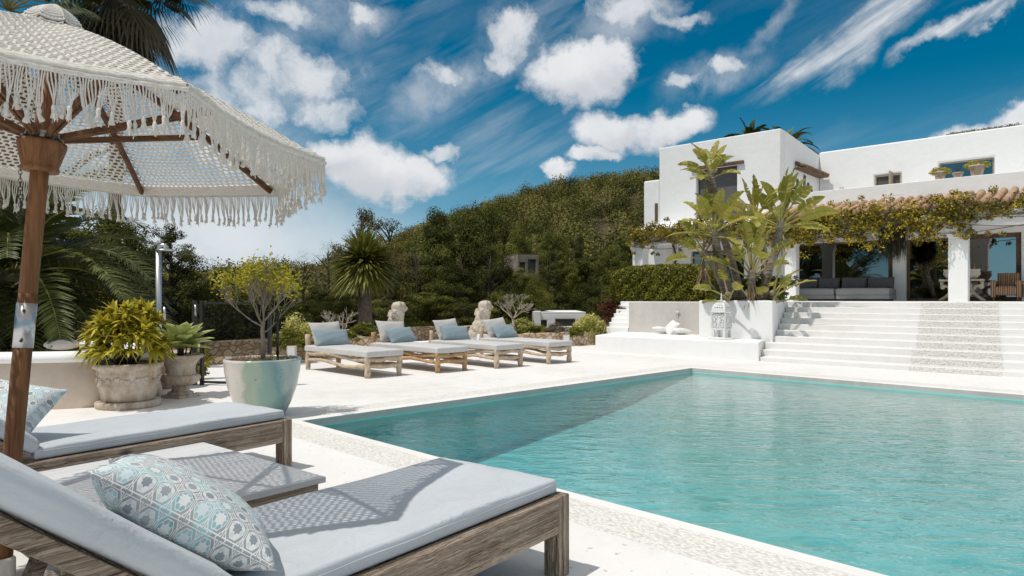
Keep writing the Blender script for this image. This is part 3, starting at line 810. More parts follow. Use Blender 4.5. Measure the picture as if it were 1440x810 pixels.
def pillow_mesh(name, w, h, th, mat, parent=None, n=26, corner=.03, wr=.0, seed=0, pipe=None):
    V = []; Fc = []; UV = []
    rr = random.Random(seed)
    for s_ in (1, -1):
        for i in range(n + 1):
            for j in range(n + 1):
                a, b = i / n * 2 - 1, j / n * 2 - 1
                k = (max(0, 1 - abs(a) ** 2.6) * max(0, 1 - abs(b) ** 2.6)) ** .55
                # edges pulled in between the pointed corners
                px = a * w / 2 * (1 - corner * 2.2 * (1 - b * b) * abs(a) ** 3)
                py = b * h / 2 * (1 - corner * 2.2 * (1 - a * a) * abs(b) ** 3)
                wob = wr * (sin(a * 7 + b * 3 + seed) * .4 + sin(b * 9 - a * 4 + 2 * seed) * .4 + sin((abs(a) + abs(b)) * 15) * .25 * (abs(a * b))) * min(1, 6 * (1 - max(abs(a), abs(b))) + .0)
                V.append((px, py, s_ * (th / 2 * k + .0015) + wob)); UV.append((i / n * w * 1.0, j / n * h * 1.0))
    N = (n + 1) ** 2
    for i in range(n):
        for j in range(n):
            q = (i * (n + 1) + j, (i + 1) * (n + 1) + j, (i + 1) * (n + 1) + j + 1, i * (n + 1) + j + 1)
            Fc.append(q); Fc.append(tuple(x + N for x in q[::-1]))
    ring = [i * (n + 1) for i in range(n + 1)] + [n * (n + 1) + j for j in range(1, n + 1)] + [i * (n + 1) + n for i in range(n - 1, -1, -1)] + [j for j in range(n - 1, 0, -1)]
    for k in range(len(ring)):
        a, b = ring[k], ring[(k + 1) % len(ring)]; Fc.append((a, a + N, b + N, b))
    me = bpy.data.meshes.new(name); me.from_pydata(V, [], Fc); me.materials.append(mat)
    uvl = me.uv_layers.new(name='UVMap'); co = np.array(UV); li = np.zeros(len(me.loops), dtype=np.int32); me.loops.foreach_get('vertex_index', li)
    uvl.data.foreach_set('uv', co[li].reshape(-1).astype(np.float32))
    me.polygons.foreach_set('use_smooth', [True] * len(me.polygons)); me.update()
    return link(name, me, parent)
def orient(o, c, xa, n):
    xa = Vector(xa).normalized(); n = Vector(n); n = (n - xa * n.dot(xa)).normalized(); ya = n.cross(xa)
    m = Matrix((xa, ya, n)).transposed().to_4x4(); m.translation = Vector(c); o.matrix_world = m
T1 = c2w(-1.31, 2.26, .675); T2 = c2w(-.70, 1.95, .465)
o = pillow_mesh('patterned_pillow', .57, .57, .21, M['print'], wr=.004, seed=3, corner=.05)
a = (T2 - T1).normalized(); nrm = c2w(.49, .33, .79)
nn = (nrm - a * nrm.dot(a)).normalized()
xa = (Matrix.Rotation(rad(45), 3, nn) @ a)
cc = (T1 + T2) / 2 + Vector((0, 0, .03))
orient(o, cc, xa, nn)
tag(o, 'white pillow with teal and grey star print lying on the nearest sun lounger', 'pillow', 'star-print pillows')
o = pillow_mesh('patterned_pillow', .54, .54, .19, M['print'], wr=.004, seed=8, corner=.05)
orient(o, cam_pt(-2.93, 3.86, .58), c2w(.97, -.05, -.16), c2w(.22, -.62, .66))
tag(o, 'star-print pillow behind the parasol pole on the second sun lounger', 'pillow', 'star-print pillows')

# ================================================================== PARASOL
AP = Vector((-1.945, 2.899, 1.177)); TX, TY, RR, DROP, RUN, PHI = .048, .067, 1.144, .495, .515, 2.509
uax = Vector((TX, TY, 1)).normalized()
e1 = uax.cross(Vector((0, 1, 0))).normalized(); e2 = uax.cross(e1)
def cwp(p): return c2w(p.x, p.y, p.z + EYE)
base_c = AP - uax * ((AP.z + EYE) / uax.z)
BASE = cwp(base_c)
par = thing('parasol', 'white crocheted parasol with long fringe and brown wooden pole and ribs', 'parasol', BASE)
def L_(p): return cwp(p) - BASE
rcc = AP - uax * DROP
K = [rcc + (e1 * cos(PHI + k * PI / 4) + e2 * sin(PHI + k * PI / 4)) * RR for k in range(8)]
teak = wood('oiled_teak', (.09, .035, .014), (.17, .075, .032), (.26, .125, .055), 2, .6, .3, .55, False)
B = MB(); B.tube([L_(base_c), L_(AP - uax * 1.16)], .034, 20); build('pole', B, teak, par)
B = MB(); B.tube([L_(AP - uax * 1.5), L_(AP - uax * .06)], .0335, 20); build('upper_pole', B, teak, par)
# sleeve: 428..492 px on the photo
za = AP.z - up(428, 2.78) + EYE; zb = AP.z - up(492, 2.75) + EYE
B = MB(); B.tube([L_(AP - uax * za), L_(AP - uax * zb)], .0365, 24); slv = build('steel_sleeve', B, M['steel'], par)
B = MB()
for zz in (za + .03, zb - .03): 
    q = AP - uax * zz; dv = (Vector((-q.x * .6, -q.y, 0))).normalized(); B.tube([L_(q + dv * .035), L_(q + dv * .041)], .006, 8)
build('screw', B, M['dark_metal'], slv)
hub = AP - uax * RUN
def lathe_ax(B, prof, n=28):
    q = uax; rot = Vector((0, 0, 1)).rotation_difference(c2w(q.x, q.y, q.z)).to_matrix().to_4x4()
    o = len(B.v); B.lathe(prof, n); m = Matrix.Translation(L_(hub)) @ rot
    B.v[o:] = [tuple(m @ Vector(p)) for p in B.v[o:]]
B = MB(); lathe_ax(B, [(.04, -.135), (.068, -.132), (.072, -.12), (.066, -.112), (.07, -.10), (.088, -.03), (.09, -.02), (.088, -.008), (.05, 0)]); build('runner_hub', B, teak, par)
B = MB(); lathe_ax(B, [(.052, .0), (.056, .005), (.056, .03), (.05, .034)]); 
for k in range(8):
    d = (K[k] - rcc).normalized(); q = hub + d * .066 + uax * .018
    B.tube([L_(q - d.cross(uax) * .014), L_(q + d.cross(uax) * .014)], .016, 10)
build('hinge_ring', B, plain('dull_steel', (.35, .34, .32), .35, .9), par)
B = MB(); lathe_ax(B, [(.045, RUN - .11), (.07, RUN - .1), (.07, RUN - .05), (.03, RUN - .03)]); build('top_hub', B, teak, par)
def rect_bar(B, a, b, upv, w, h):
    a, b, upv = Vector(a), Vector(b), Vector(upv)
    d = (b - a).normalized(); s = d.cross(upv).normalized(); u = s.cross(d)
    vs = [p + s * (sx * w / 2) + u * (sy * h / 2) for p in (a, b) for sx, sy in ((-1, -1), (1, -1), (1, 1), (-1, 1))]
    B.add(vs, [(0, 3, 2, 1), (4, 5, 6, 7), (0, 1, 5, 4), (1, 2, 6, 5), (2, 3, 7, 6), (3, 0, 4, 7)])
def ribpt(k, s, drop=0.0):
    return AP + (K[k] - AP) * s - uax * (.03 + drop) + uax * .03 * sin(PI * s)
teakr = wood('oiled_teak_rib', (.06, .025, .01), (.12, .055, .024), (.18, .085, .04), 0, .6, .2, .6, False)
wup = L_(base_c + uax)
for k in range(8):
    B = MB()
    for i in range(5):
        a, b = .06 + i * .18, .06 + (i + 1) * .18
        rect_bar(B, L_(ribpt(k, a)), L_(ribpt(k, b)), wup, .016, .028)
    rb = build('rib', B, teakr, par)
    d = (K[k] - rcc).normalized()
    B = MB(); sd = d.cross(uax)
    for s in (-1, 1):
        rect_bar(B, L_(hub + d * .07 + uax * .018 + sd * s * .008), L_(ribpt(k, .60, .012) + sd * s * .016), wup, .012, .024)
    build('strut', B, teakr, rb)
# canopy surface
def surf(k, s, t):
    """k panel, s 0..1 apex->rim, t across"""
    a, b = K[k % 8], K[(k + 1) % 8]
    q = a * (1 - t) + b * t
    sag = 4 * t * (1 - t)
    p = AP + (q - AP) * s + uax * .03 * sin(PI * s)
    p = p - uax * sag * .045 * s * (1.15 - s) * 2 + (rcc - q).normalized() * (sag * .045 * s * s)
    return p
def surf_n(k, s, t):
    e = .01
    du = surf(k, s + e, t) - surf(k, s - e, t); dv = surf(k, s, t + e) - surf(k, s, t - e)
    n = du.cross(dv).normalized()
    return n if n.dot(uax) > 0 else -n
rr = random.Random(5)
cordm = NT('crochet_cotton'); p = cordm.obj()
cm_ = cordm.noise(p, 90, 4, .7)
b = cordm.bsdf(cordm.ramp(cm_, [(.3, (.72, .67, .59)), (.60, (.88, .86, .82))]), .9, 0, .1, cordm.bump(cm_, .7, .006))
trn = cordm.n('ShaderNodeBsdfTranslucent'); trn.inputs[0].default_value = (.82, .68, .52, 1)
mx = cordm.n('ShaderNodeMixShader'); mx.inputs[0].default_value = .22
cordm.l(b.outputs[0], mx.inputs[1]); cordm.l(trn.outputs[0], mx.inputs[2]); cordm.l(mx.outputs[0], cordm.out.inputs[0])
cord = cordm.mat
def strip(B, P, Nn, w, h):
    """flattened 6-sided cord through the points P with surface normals Nn"""
    k = len(P); vs = []
    for i in range(k):
        d = (P[min(i + 1, k - 1)] - P[max(i - 1, 0)]).normalized(); s = Nn[i].cross(d).normalized()
        ww = w[i] if isinstance(w, list) else w
        for (a, b_) in ((-1, 0), (-.5, .9), (.5, .9), (1, 0), (.5, -.9), (-.5, -.9)):
            vs.append(P[i] + s * (a * ww) + Nn[i] * (b_ * h))
    fs = [(i * 6 + j, i * 6 + (j + 1) % 6, (i + 1) * 6 + (j + 1) % 6, (i + 1) * 6 + j) for i in range(k - 1) for j in range(6)]
    B.add(vs, fs, 0, True)
for k in range(8):
    B = MB()
    RAD = (K[k] - AP).length; EDGE = (K[(k + 1) % 8] - K[k]).length
    ds = .0295; nrow = int(RAD * .92 / ds)
    s_of = lambda i: (.10 + (.955 - .10) * i / nrow)
    for i in range(nrow + 1):
        s = s_of(i); w = EDGE * s; nc = max(3, int(round(w / .033)))
        # circumferential cord
        P = []; Nn = []
        for j in range(nc * 2 + 1):
            t = j / (nc * 2)
            q = surf(k, s + (.0022 if j % 2 else -.0022), t); n = surf_n(k, s, min(.99, max(.01, t)))
            P.append(L_(q + n * rr.uniform(-.0012, .0012))); Nn.append(c2w(n.x, n.y, n.z))
        strip(B, P, Nn, .0050, .0028)
        if i < nrow:
            s2 = s_of(i + 1)
            for j in range(nc):
                t = (j + (.5 if i % 2 else .0) + .25) / nc
                if t > 1: continue
                n = surf_n(k, s, t); nw_ = c2w(n.x, n.y, n.z)
                q0, q1 = L_(surf(k, s, t)), L_(surf(k, s2, t + rr.uniform(-.02, .02) / nc)); qm = (q0 + q1) / 2 + nw_ * .002
                strip(B, [q0, qm, q1], [nw_] * 3, [.0082, .0054, .0082], .0028)
    # dense rim band (close crochet): solid sheet with cords laid on it
    nt_ = 40; rows = 7
    for (sa, sb, rws) in ((.955, 1.0, 5), (.0, .10, 5)):
        vs = []; nn_ = 24
        for i in range(rws + 1):
            s = sa + (sb - sa) * i / rws + 1e-4
            for j in range(nn_ + 1):
                t = j / nn_; q = surf(k, s, t); n = surf_n(k, max(.02, s), min(.99, max(.01, t)))
                vs.append(L_(q + n * (.006 * (i % 2) + .006 * ((j + i) % 2) - .004 + rr.uniform(-.002, .002))))
        B.add(vs, [(i * (nn_ + 1) + j, i * (nn_ + 1) + j + 1, (i + 1) * (nn_ + 1) + j + 1, (i + 1) * (nn_ + 1) + j) for i in range(rws) for j in range(nn_)], 0, True)
        for i in range(rws + 1):
            s = sa + (sb - sa) * i / rws; nc = max(4, int(EDGE * s / .02))
            P = []; Nn = []
            for j in range(nc + 1):
                t = j / nc; q = surf(k, s + 1e-4, t); n = surf_n(k, max(.02, s), min(.99, max(.01, t))); P.append(L_(q + n * rr.uniform(.001, .007))); Nn.append(c2w(n.x, n.y, n.z))
            strip(B, P, Nn, .0075, .0065)
    # hanging band
    nb = 50; vs = []
    for i in range(3):
        for j in range(nb + 1):
            q = surf(k, 1.0, j / nb); o_ = (q - rcc).normalized()
            vs.append(L_(q + o_ * (.006 * (i % 2) + .005 * (i > 0)) - Vector((0, 0, .010 * i + rr.uniform(0, .003))) + o_ * rr.uniform(0, .006)))
    B.add(vs, [(i * (nb + 1) + j, i * (nb + 1) + j + 1, (i + 1) * (nb + 1) + j + 1, (i + 1) * (nb + 1) + j) for i in range(2) for j in range(nb)], 0, True)
    build('canopy_panel', B, cord, par)
    B = MB(); ns = int(EDGE / .0088)
    for j in range(ns):
        t = (j + .5) / ns; q = surf(k, 1.0, t); o_ = (q - rcc).normalized(); sd = o_.cross(Vector((0, 0, 1))).normalized()
        tgt = (math.floor(j / 3) * 3 + 1.5) / ns                 # three strands gather into one tassel
        q2 = surf(k, 1.0, min(1, max(0, tgt)))
        g = math.floor(j / 3); rg = random.Random(g * 13 + k); ln = .112 + rg.uniform(-.02, .02); sw = rg.uniform(-.016, .016); oo = rg.uniform(-.012, .012)
        P = []
        for i in range(5):
            a = i / 4; m_ = q * (1 - a * a) + q2 * (a * a)
            P.append(L_(m_ + o_ * (.007 + oo * a) + sd * (sw * a * a + .003 * sin(a * 6 + j)) - Vector((0, 0, .016 + (ln + .01) * a))))
        B.tube(P, .0027, 4, cap=False)
        if j % 3 == 1:
            e = P[-1]
            B.tube([e + Vector((0, 0, .014)), e + Vector((0, 0, .004)), e - Vector((0, 0, .010)), e + Vector((rr.uniform(-.008, .008), rr.uniform(-.008, .008), -.027))], [.004, .0075, .0055, .009], 6)
            for z_ in range(3):
                w_ = Vector((rr.uniform(-.012, .012), rr.uniform(-.012, .012), -rr.uniform(.02, .042))); B.tube([e, e + w_], [.0045, .0012], 4)
    build('fringe', B, cord, par)
# vent cap
B = MB()
capz = lambda s: .058 * max(0, 1 - (s / .100) ** 2) ** .6 + .012
for i in range(12):
    s = .010 + .088 * i / 11
    P = []; Nn = []
    for k in range(8):
        for j in range(6):
            q = surf(k, s, j / 6) + uax * capz(s); P.append(L_(q)); n = surf_n(k, max(.03, s), .5); Nn.append(c2w(n.x, n.y, n.z))
    P.append(P[0]); Nn.append(Nn[0]); strip(B, P, Nn, .0075, .006)
for k in range(8):
    for j in range(6):
        P = [L_(surf(k, s, j / 6) + uax * capz(s)) for s in np.linspace(.010, .098, 7)]; n = surf_n(k, .1, .5); strip(B, P, [c2w(n.x, n.y, n.z)] * 7, .007, .004)
build('vent_cap', B, cord, par)
B = MB(); lathe_ax(B, [(.0, RUN - .02), (.02, RUN - .02), (.02, RUN + .06), (.012, RUN + .072), (.0, RUN + .076)], 16); build('finial', B, cord, par)
# chain and cords
B = MB()
q0 = hub - uax * .12 - e1 * 0 + Vector((-.075, -.01, 0))
for i in range(14):
    c = L_(q0 - Vector((-.004 * i * 0, 0, .017 * i)))
    ax_ = Vector((.006, 0, 0)) if i % 2 else Vector((0, .006, 0))
    ring = [c + ax_ * cos(a) + Vector((0, 0, .0115 * sin(a))) for a in np.linspace(0, 2 * PI, 9)]
    B.tube(ring, .0018, 4, cap=False)
build('chain', B, M['dark_metal'], par)
B = MB()
for dx in (.05, -.045): B.tube([L_(hub + Vector((dx, -.02, .02))), L_(AP - uax * .1 + Vector((dx * .7, -.01, 0)))], .0022, 5)
build('pull_cord', B, M['cement'], par)
B = MB(); B.lathe([(.001, 0), (.27, 0), (.28, .015), (.28, .045), (.26, .06), (.06, .07), (.06, .2), (.05, .21)], 32); build('base', B, M['cement'], par)
# ================================================================== FAR LOUNGERS
def logwood(name, a, b_, c):
    t = NT(name); p = t.obj()
    k = t.noise(t.mapv(p, (5, 5, 5)), 3, 5, .7)
    t.bsdf(t.ramp(k, [(.3, a), (.5, b_), (.7, c)]), .8, 0, .2, t.bump(k, .5, .01)); return t.mat
LOGP = logwood('pale_driftwood', (.34, .25, .17), (.56, .44, .32), (.68, .57, .44))
LOGO = logwood('honey_log', (.28, .16, .07), (.46, .29, .15), (.58, .41, .25))
M['mattress'] = cushion_mat('light_grey_canvas', (.57, .555, .54))
M['pil_grey'] = cushion_mat('grey_linen', (.50, .48, .465))
M['pil_blue'] = cushion_mat('dusty_blue_linen', (.24, .315, .35))
def log(B, a, b, r, wob=.012, seed=0, n=9):
    rr = random.Random(seed); a, b = Vector(a), Vector(b); P = []; R = []
    f1, f2 = rr.uniform(3, 7), rr.uniform(0, 6)
    for i in range(n):
        t = i / (n - 1); k = sin(PI * t)
        P.append(a.lerp(b, t) + Vector((wob * sin(f1 * t + f2), wob * cos(f1 * t * .8 + f2), wob * 1.4 * sin(f1 * 1.3 * t + f2 * 2))) * k)
        R.append(r * (1 + .12 * sin(11 * t + f2) + rr.uniform(-.05, .05)))
    B.tube(P, R, 10)
def far_lounger(label, loc, rz, wood_, seed):
    """local: x 0..L from head to foot, y across 0..W"""
    L, Wd = 1.98, .68
    t = thing('log_daybed', label, 'daybed', loc, rz, 'log daybeds in a row by the stone wall')
    for k, (x, y, z) in enumerate([(0.04, .04, .62), (.04, Wd - .04, .62), (L - .04, .04, .335), (L - .04, Wd - .04, .335)]):
        B = MB(); log(B, (x, y, 0), (x, y, z), .046, .004, seed + k); build('leg', B, wood_, t)
    for k, (y, z) in enumerate([(.04, .29), (.04, .175), (Wd - .04, .29), (Wd - .04, .175)]):
        B = MB(); log(B, (.05, y, z), (L - .05, y, z), .036 if z > .2 else .03, .03, seed + 10 + k); build('side_pole', B, wood_, t)
    for k, (x, z) in enumerate([(L - .04, .285), (L - .04, .18), (.04, .28), (.04, .54)]):
        B = MB(); log(B, (x, .05, z), (x, Wd - .05, z), .034, .012, seed + 20 + k); build('cross_pole', B, wood_, t)
    B = MB()
    for k in range(9): B.box(.1 + k * .21, .2 + k * .21, .04, Wd - .04, .305, .325)
    build('slats', B, wood_, t)
    B = MB(); slab_cushion(B, .0, L + .01, -.005, Wd + .005, .327, .425, .02, 26, 10, .012, ph=seed); build('mattress', B, M['mattress'], t)
    return t
fl = [(423.5, 508.5, 532.3, 9.18), (0, 609.5, 524.8, 9.0), (0, 695.7, 518.6, 8.86), (0, 763.5, 512.6, 8.76)]
order = ['nearest to the glazed pot', 'second in the row, of orange honey-coloured logs', 'third in the row, after the honey-coloured one', 'last in the row, closest to the white platform']
rot = -PI / 2
for i in range(4):
    x0 = 5.86 + 1.243 * i; yf = [9.17, 9.0, 8.84, 8.74][i]
    lab = 'daybed with grey mattress, ' + order[i]
    far_lounger(lab, (x0, yf + 1.98, 0), rot + [0, .01, -.01, .005][i], LOGO if i == 1 else LOGP, 100 * i)
    yh = yf + 1.98
    posn = ['first daybed beside the glazed pot', 'honey-coloured second daybed', 'third daybed of the row', 'last daybed by the white platform']
    o = pillow_mesh('grey_pillow', .62, .46, .17, M['pil_grey'], wr=.005, seed=i, n=16)
    orient(o, (x0 + .34 + [0, .02, -.02, .015][i], yh - .17 - .015 * (i % 3), .63), (1, [.03, -.08, .06, -.02][i], [.02, -.05, .05, .08][i]), (0, -.85, [.45, .52, .38, .5][i])); tag(o, 'light grey pillow at the head of the ' + posn[i], 'pillow', 'grey back pillows')
    o = pillow_mesh('blue_pillow', .66, .34, .15, M['pil_blue'], wr=.004, seed=i + 5, n=16)
    orient(o, (x0 + [.33, .41, .38, .35][i], yh - [.36, .40, .37, .42][i], .565), (1, [-.06, .12, -.14, .05][i], [-.02, .04, -.06, .03][i]), (0, -.8, [.55, .62, .5, .7][i])); tag(o, 'dusty blue oblong pillow on the ' + posn[i], 'pillow', 'blue oblong pillows')

# ================================================================== STONE WALLS
def wallrun(name, label, pts, h, th, mat, z0=-.1, cap=None):
    t = thing(name, label, 'wall', (pts[0][0], pts[0][1], 0))
    B = MB()
    rr = random.Random(3)
    for (a, b) in zip(pts[:-1], pts[1:]):
        a, b = Vector((*a, 0)), Vector((*b, 0)); d = (b - a).normalized(); n = Vector((-d.y, d.x, 0))
        ns = max(2, int((b - a).length / .22)); vs = []
        for i in range(ns + 1):
            q = a.lerp(b, i / ns); j = rr.uniform(-.02, .02); hz = h + rr.uniform(-.018, .018)
            for (o_, z) in ((j, z0), (j, z0 + .5 * (h - z0)), (j + .01, hz), (th, hz), (th, z0)): vs.append(q + n * o_ + Vector((0, 0, z)))
        fs = [(i * 5 + j, i * 5 + j + 1, (i + 1) * 5 + j + 1, (i + 1) * 5 + j) for i in range(ns) for j in range(4)]
        fs += [(0, 4, 3, 2, 1), (ns * 5, ns * 5 + 1, ns * 5 + 2, ns * 5 + 3, ns * 5 + 4)]
        B.add([v - Vector((pts[0][0], pts[0][1], 0)) for v in vs], fs)
    build('stones', B, mat, t); return t
wallrun('stone_wall', 'low ochre fieldstone wall behind the glazed pot and the first daybeds', [(.2, 14.0), (4.9, 13.2), (8.75, 12.55)], .42, .32, M['fieldstone'])
wallrun('stone_wall', 'low ochre fieldstone wall between the right lion and the white platform', [(11.9, 12.0), (14.75, 11.62)], .36, .32, M['fieldstone'])
wallrun('stone_wall', 'darker low stone wall seen in the gap between the two lions', [(8.2, 15.6), (14.6, 14.9)], .45, .3, M['fieldstone'])
B = MB(); poly = [(-7, 13.31), (18, 13.31), (18, 17.5), (-7, 17.5)]
B.prism(poly, -.5, .02); tag(build('garden_soil', B, M['soil']), kind='structure')
B = MB(); B.prism([(0.3, 14.3), (4.95, 13.5), (8.7, 12.88), (8.7, 15.3), (.3, 15.6)], -.1, .33); tag(build('planting_bed', B, M['soil']), kind='structure')
B = MB(); B.prism([(11.95, 12.32), (14.7, 11.96), (15.2, 14.6), (11.95, 14.8)], -.1, .28); tag(build('planting_bed', B, M['soil']), kind='structure')
for (x, y, l) in ((9.15, 12.75, 'left'), (11.45, 12.35, 'right')):
    pass
# plinths with lions
def lion(name, label, loc, rz, seed):
    t = thing(name, label, 'statue', loc, rz, 'stone lions flanking the gap in the wall')
    B = MB()
    b = B.ball
    b((-.06, 0, .16), (.17, .15, .17)); b((-.10, .1, .10), (.15, .07, .11)); b((-.10, -.1, .10), (.15, .07, .11))
    b((.02, 0, .32), (.17, .165, .24), M=Matrix.Rotation(rad(14), 4, 'Y')); b((.06, 0, .46), (.15, .165, .22)); b((.06, 0, .60), (.13, .145, .14)); b((.02, 0, .15), (.20, .19, .18))
    b((.15, 0, .62), (.10, .10, .11)); b((.235, 0, .585), (.055, .06, .045)); b((.23, 0, .545), (.045, .045, .025))
    for s in (-1, 1):
        b((.12, s * .075, .20), (.045, .045, .20)); b((.155, s * .075, .03), (.065, .045, .035)); b((.03, s * .14, .03), (.09, .045, .035))
        b((.08, s * .10, .70), (.03, .028, .035)); b((.185, s * .035, .615), (.02, .016, .014))
        for k in range(5): b((.06 - .035 * k, s * (.13 - .004 * k), .50 - .05 * (k % 3)), (.05, .035, .06))
    for k in range(6): b((.12, .02 * (k - 2.5), .44 - .02 * (k % 2)), (.05, .025, .08))
    b((-.20, .08, .05), (.05, .12, .03))
    B.box(-.26, .24, -.17, .17, -.05, .03)
    o = build('stone_body', B, STONE, t)
    r = o.modifiers.new('rm', 'REMESH'); r.mode = 'VOXEL'; r.voxel_size = .014; r.use_smooth_shade = True
    tx = bpy.data.textures.new('lt', 'CLOUDS'); tx.noise_scale = .05; dm = o.modifiers.new('d', 'DISPLACE'); dm.texture = tx; dm.strength = .04
    return t
t = NT('weathered_statue_stone'); p = t.obj(); k = t.noise(p, 7, 6, .7)
t.bsdf(t.ramp(k, [(.3, (.24, .18, .13)), (.43, (.52, .44, .35)), (.62, (.68, .62, .53))]), .9, 0, .2, t.bump(t.noise(p, 30, 5, .7), 1, .02)); STONE = t.mat
def plinth(x, y, label, w=.5, h=.36):
    o = MB(); o.box(-w / 2, w / 2, -w / 2, w / 2, -.1, h); q = build('plinth', o, M['stucco'], None, .02); q.location = (x, y, 0); q.rotation_euler.z = -.1
    tag(q, label, 'plinth')
l1 = ray(555, 16.2); l2 = ray(677, 17.3)
plinth(l1.x, l1.y, 'white plinth under the left stone lion'); plinth(l2.x, l2.y, 'white plinth under the right stone lion')
lion('lion_statue', 'weathered seated stone lion behind the second daybed, just right of the spiky palm-like tree', (l1.x, l1.y, .36), wang(62), 1).scale = (1.12, 1.12, 1.12)
lion('lion_statue', 'weathered seated stone lion behind the third and fourth daybeds', (l2.x, l2.y, .36), wang(62), 2).scale = (1.15, 1.15, 1.15)
plb = ray(597, 15.2); o = MB(); o.box(-.22, .22, -.15, .15, 0, .30); q = build('white_block', o, M['stucco'], None, .02); q.location = (plb.x, plb.y, 0); tag(q, 'small white block standing between the second and third daybeds', 'block')
for px, Y, z, lab in ((411, 12.9, .17, 'behind the glazed pot'), (796, 17.75, .12, 'near the white platform')):
    c = ray(px, Y, z); th_ = -.13
    lt = thing('garden_spotlight', 'small square white spotlight on the stone wall ' + lab, 'garden light', c, wang(-4))
    B = MB(); B.box(-.08, -.0, -.085, .085, -.02, .19); build('lamp_housing', B, M['cement'], lt, .008)
    B = MB(); B.box(-.086, -.081, -.065, .065, .01, .17); build('lens', B, M['coping'], lt)

# ================================================================== CURVED PLASTER WALL (left)
def curved_wall():
    t = thing('curved_wall', 'low curved tan plaster wall with a smooth white rim, left of the big pots', 'wall', ray(60, 8.6))
    base = t.location
    ctrl = [(-9.5, 7.0), (-8.0, 7.25), (-6.8, 7.45), (-5.8, 7.6), (-5.0, 7.78), (-4.62, 8.15), (-4.55, 8.7), (-4.8, 9.3), (-5.4, 9.9), (-6.2, 10.3)]
    P = []
    n = len(ctrl)
    for i in range(n - 1):
        p0, p1, p2, p3 = [Vector((*ctrl[max(0, min(n - 1, i + k))], 0)) for k in (-1, 0, 1, 2)]
        for k in range(8):
            u = k / 8; P.append(.5 * ((2 * p1) + (p2 - p0) * u + (2 * p0 - 5 * p1 + 4 * p2 - p3) * u * u + (3 * p1 - p0 - 3 * p2 + p3) * u ** 3))
    P.append(Vector((*ctrl[-1], 0)))
    def prof(B, pr, m):
        k = len(pr); vs = []
        for i, q in enumerate(P):
            d = (P[min(i + 1, len(P) - 1)] - P[max(0, i - 1)]).normalized(); nn = Vector((d.y, -d.x, 0))
            for (o_, z) in pr:
                w = q + nn * o_; vs.append(c2w(w.x, w.y, z) - base)
        fs = [(i * k + j, (i + 1) * k + j, (i + 1) * k + (j + 1) % k, i * k + (j + 1) % k) for i in range(len(P) - 1) for j in range(k)]
        fs += [tuple(range(k)), tuple(range((len(P) - 1) * k, len(P) * k))[::-1]]
        B.add(vs, fs, m, True)
    B = MB(); prof(B, [(0.03, -.02), (.0, .12), (-.01, .52), (-.30, .52), (-.30, -.02)], 0); build('wall_body', B, M['tan_plaster'], t)
    B = MB(); prof(B, [(-.01, .522), (.035, .53), (.05, .57), (.035, .61), (-.02, .635), (-.28, .635), (-.33, .60), (-.33, .522)], 0); build('rim', B, M['stucco'], t)
curved_wall()

# ================================================================== POTS
t = NT('aged_terracotta_white'); p = t.obj(); k = t.noise(p, 5, 6, .7); s_ = t.noise(t.mapv(p, (9, 9, 1.4)), 1.5, 5, .7)
kk = t.mth('ADD', t.mth('MULTIPLY', k, .55), t.mth('MULTIPLY', s_, .45))
t.bsdf(t.ramp(kk, [(.32, (.22, .14, .085)), (.44, (.46, .36, .27)), (.56, (.60, .53, .45)), (.7, (.68, .62, .55))]), .9, 0, .2, t.bump(t.noise(p, 26, 5, .7), .8, .012)); AGED = t.mat
c = ground(181, 571); c.z = 0
pot = thing('terracotta_planter', 'big round weathered terracotta planter with leaf frieze, holding a yellow-green bush', 'planter pot', c)
B = MB(); B.lathe([(.30, 0), (.335, .0), (.345, .02), (.345, .06), (.33, .075), (.27, .075)], 40); build('saucer', B, AGED, pot)
B = MB(); B.lathe([(.20, .076), (.275, .08), (.30, .20), (.318, .255), (.332, .262), (.325, .275), (.325, .375), (.335, .385), (.33, .40), (.325, .43), (.345, .445), (.362, .455), (.368, .48), (.36, .505), (.34, .512), (.31, .50), (.305, .44)], 48, cap=(True, True)); build('pot_body', B, AGED, pot)
B = MB()
for k in range(20):
    a = 2 * PI * k / 20; zc = .325 + .018 * sin(k * 2.1)
    for s in (-1, 1):
        m_ = Matrix.Rotation(a, 4, 'Z') @ Matrix.Rotation(rad(38 * s), 4, 'X')
        B.ball((cos(a) * .328, sin(a) * .328, zc), (.014, .04, .02), n=8, M=m_)
ring = [(cos(a) * .329, sin(a) * .329, .325 + .022 * sin(a * 8)) for a in np.linspace(0, 2 * PI, 80)]
B.tube(ring, .007, 5, cap=False); build('leaf_frieze', B, AGED, pot)
B = MB(); B.lathe([(.001, .47), (.306, .46)], 24, cap=(False, False)); build('soil', B, M['soil'], pot)
c = ground(254, 558); c.z = 0
urn = thing('stone_urn', 'weathered pale stone urn with fluted bowl, holding an agave', 'urn', c, .4)
fl_ = lambda f0: (lambda t_, z: 1 + f0 * abs(sin(t_ * 9)) * (1 if z < .28 or z > .3 else .3))
B = MB(); B.box(-.16, .16, -.16, .16, 0, .035); B.lathe([(.15, .036), (.155, .06), (.11, .08), (.095, .12), (.10, .14), (.13, .15)], 36); build('foot', B, AGED, urn, .005)
B = MB(); B.lathe([(.11, .15), (.17, .165), (.215, .20), (.232, .245), (.225, .275), (.20, .285)], 72, wob=lambda t_, z: 1 + .035 * abs(sin(t_ * 12)) if z < .27 else 1)
B.lathe([(.19, .286), (.175, .30), (.168, .34), (.175, .40), (.20, .45), (.235, .485), (.262, .50), (.27, .515), (.265, .535), (.25, .54), (.22, .535), (.20, .50)], 72, wob=lambda t_, z: 1 + .02 * abs(sin(t_ * 12)) if z < .46 else 1)
build('bowl', B, AGED, urn)
B = MB(); B.lathe([(.001, .515), (.225, .51)], 24, cap=(False, False)); build('soil', B, M['soil'], urn)
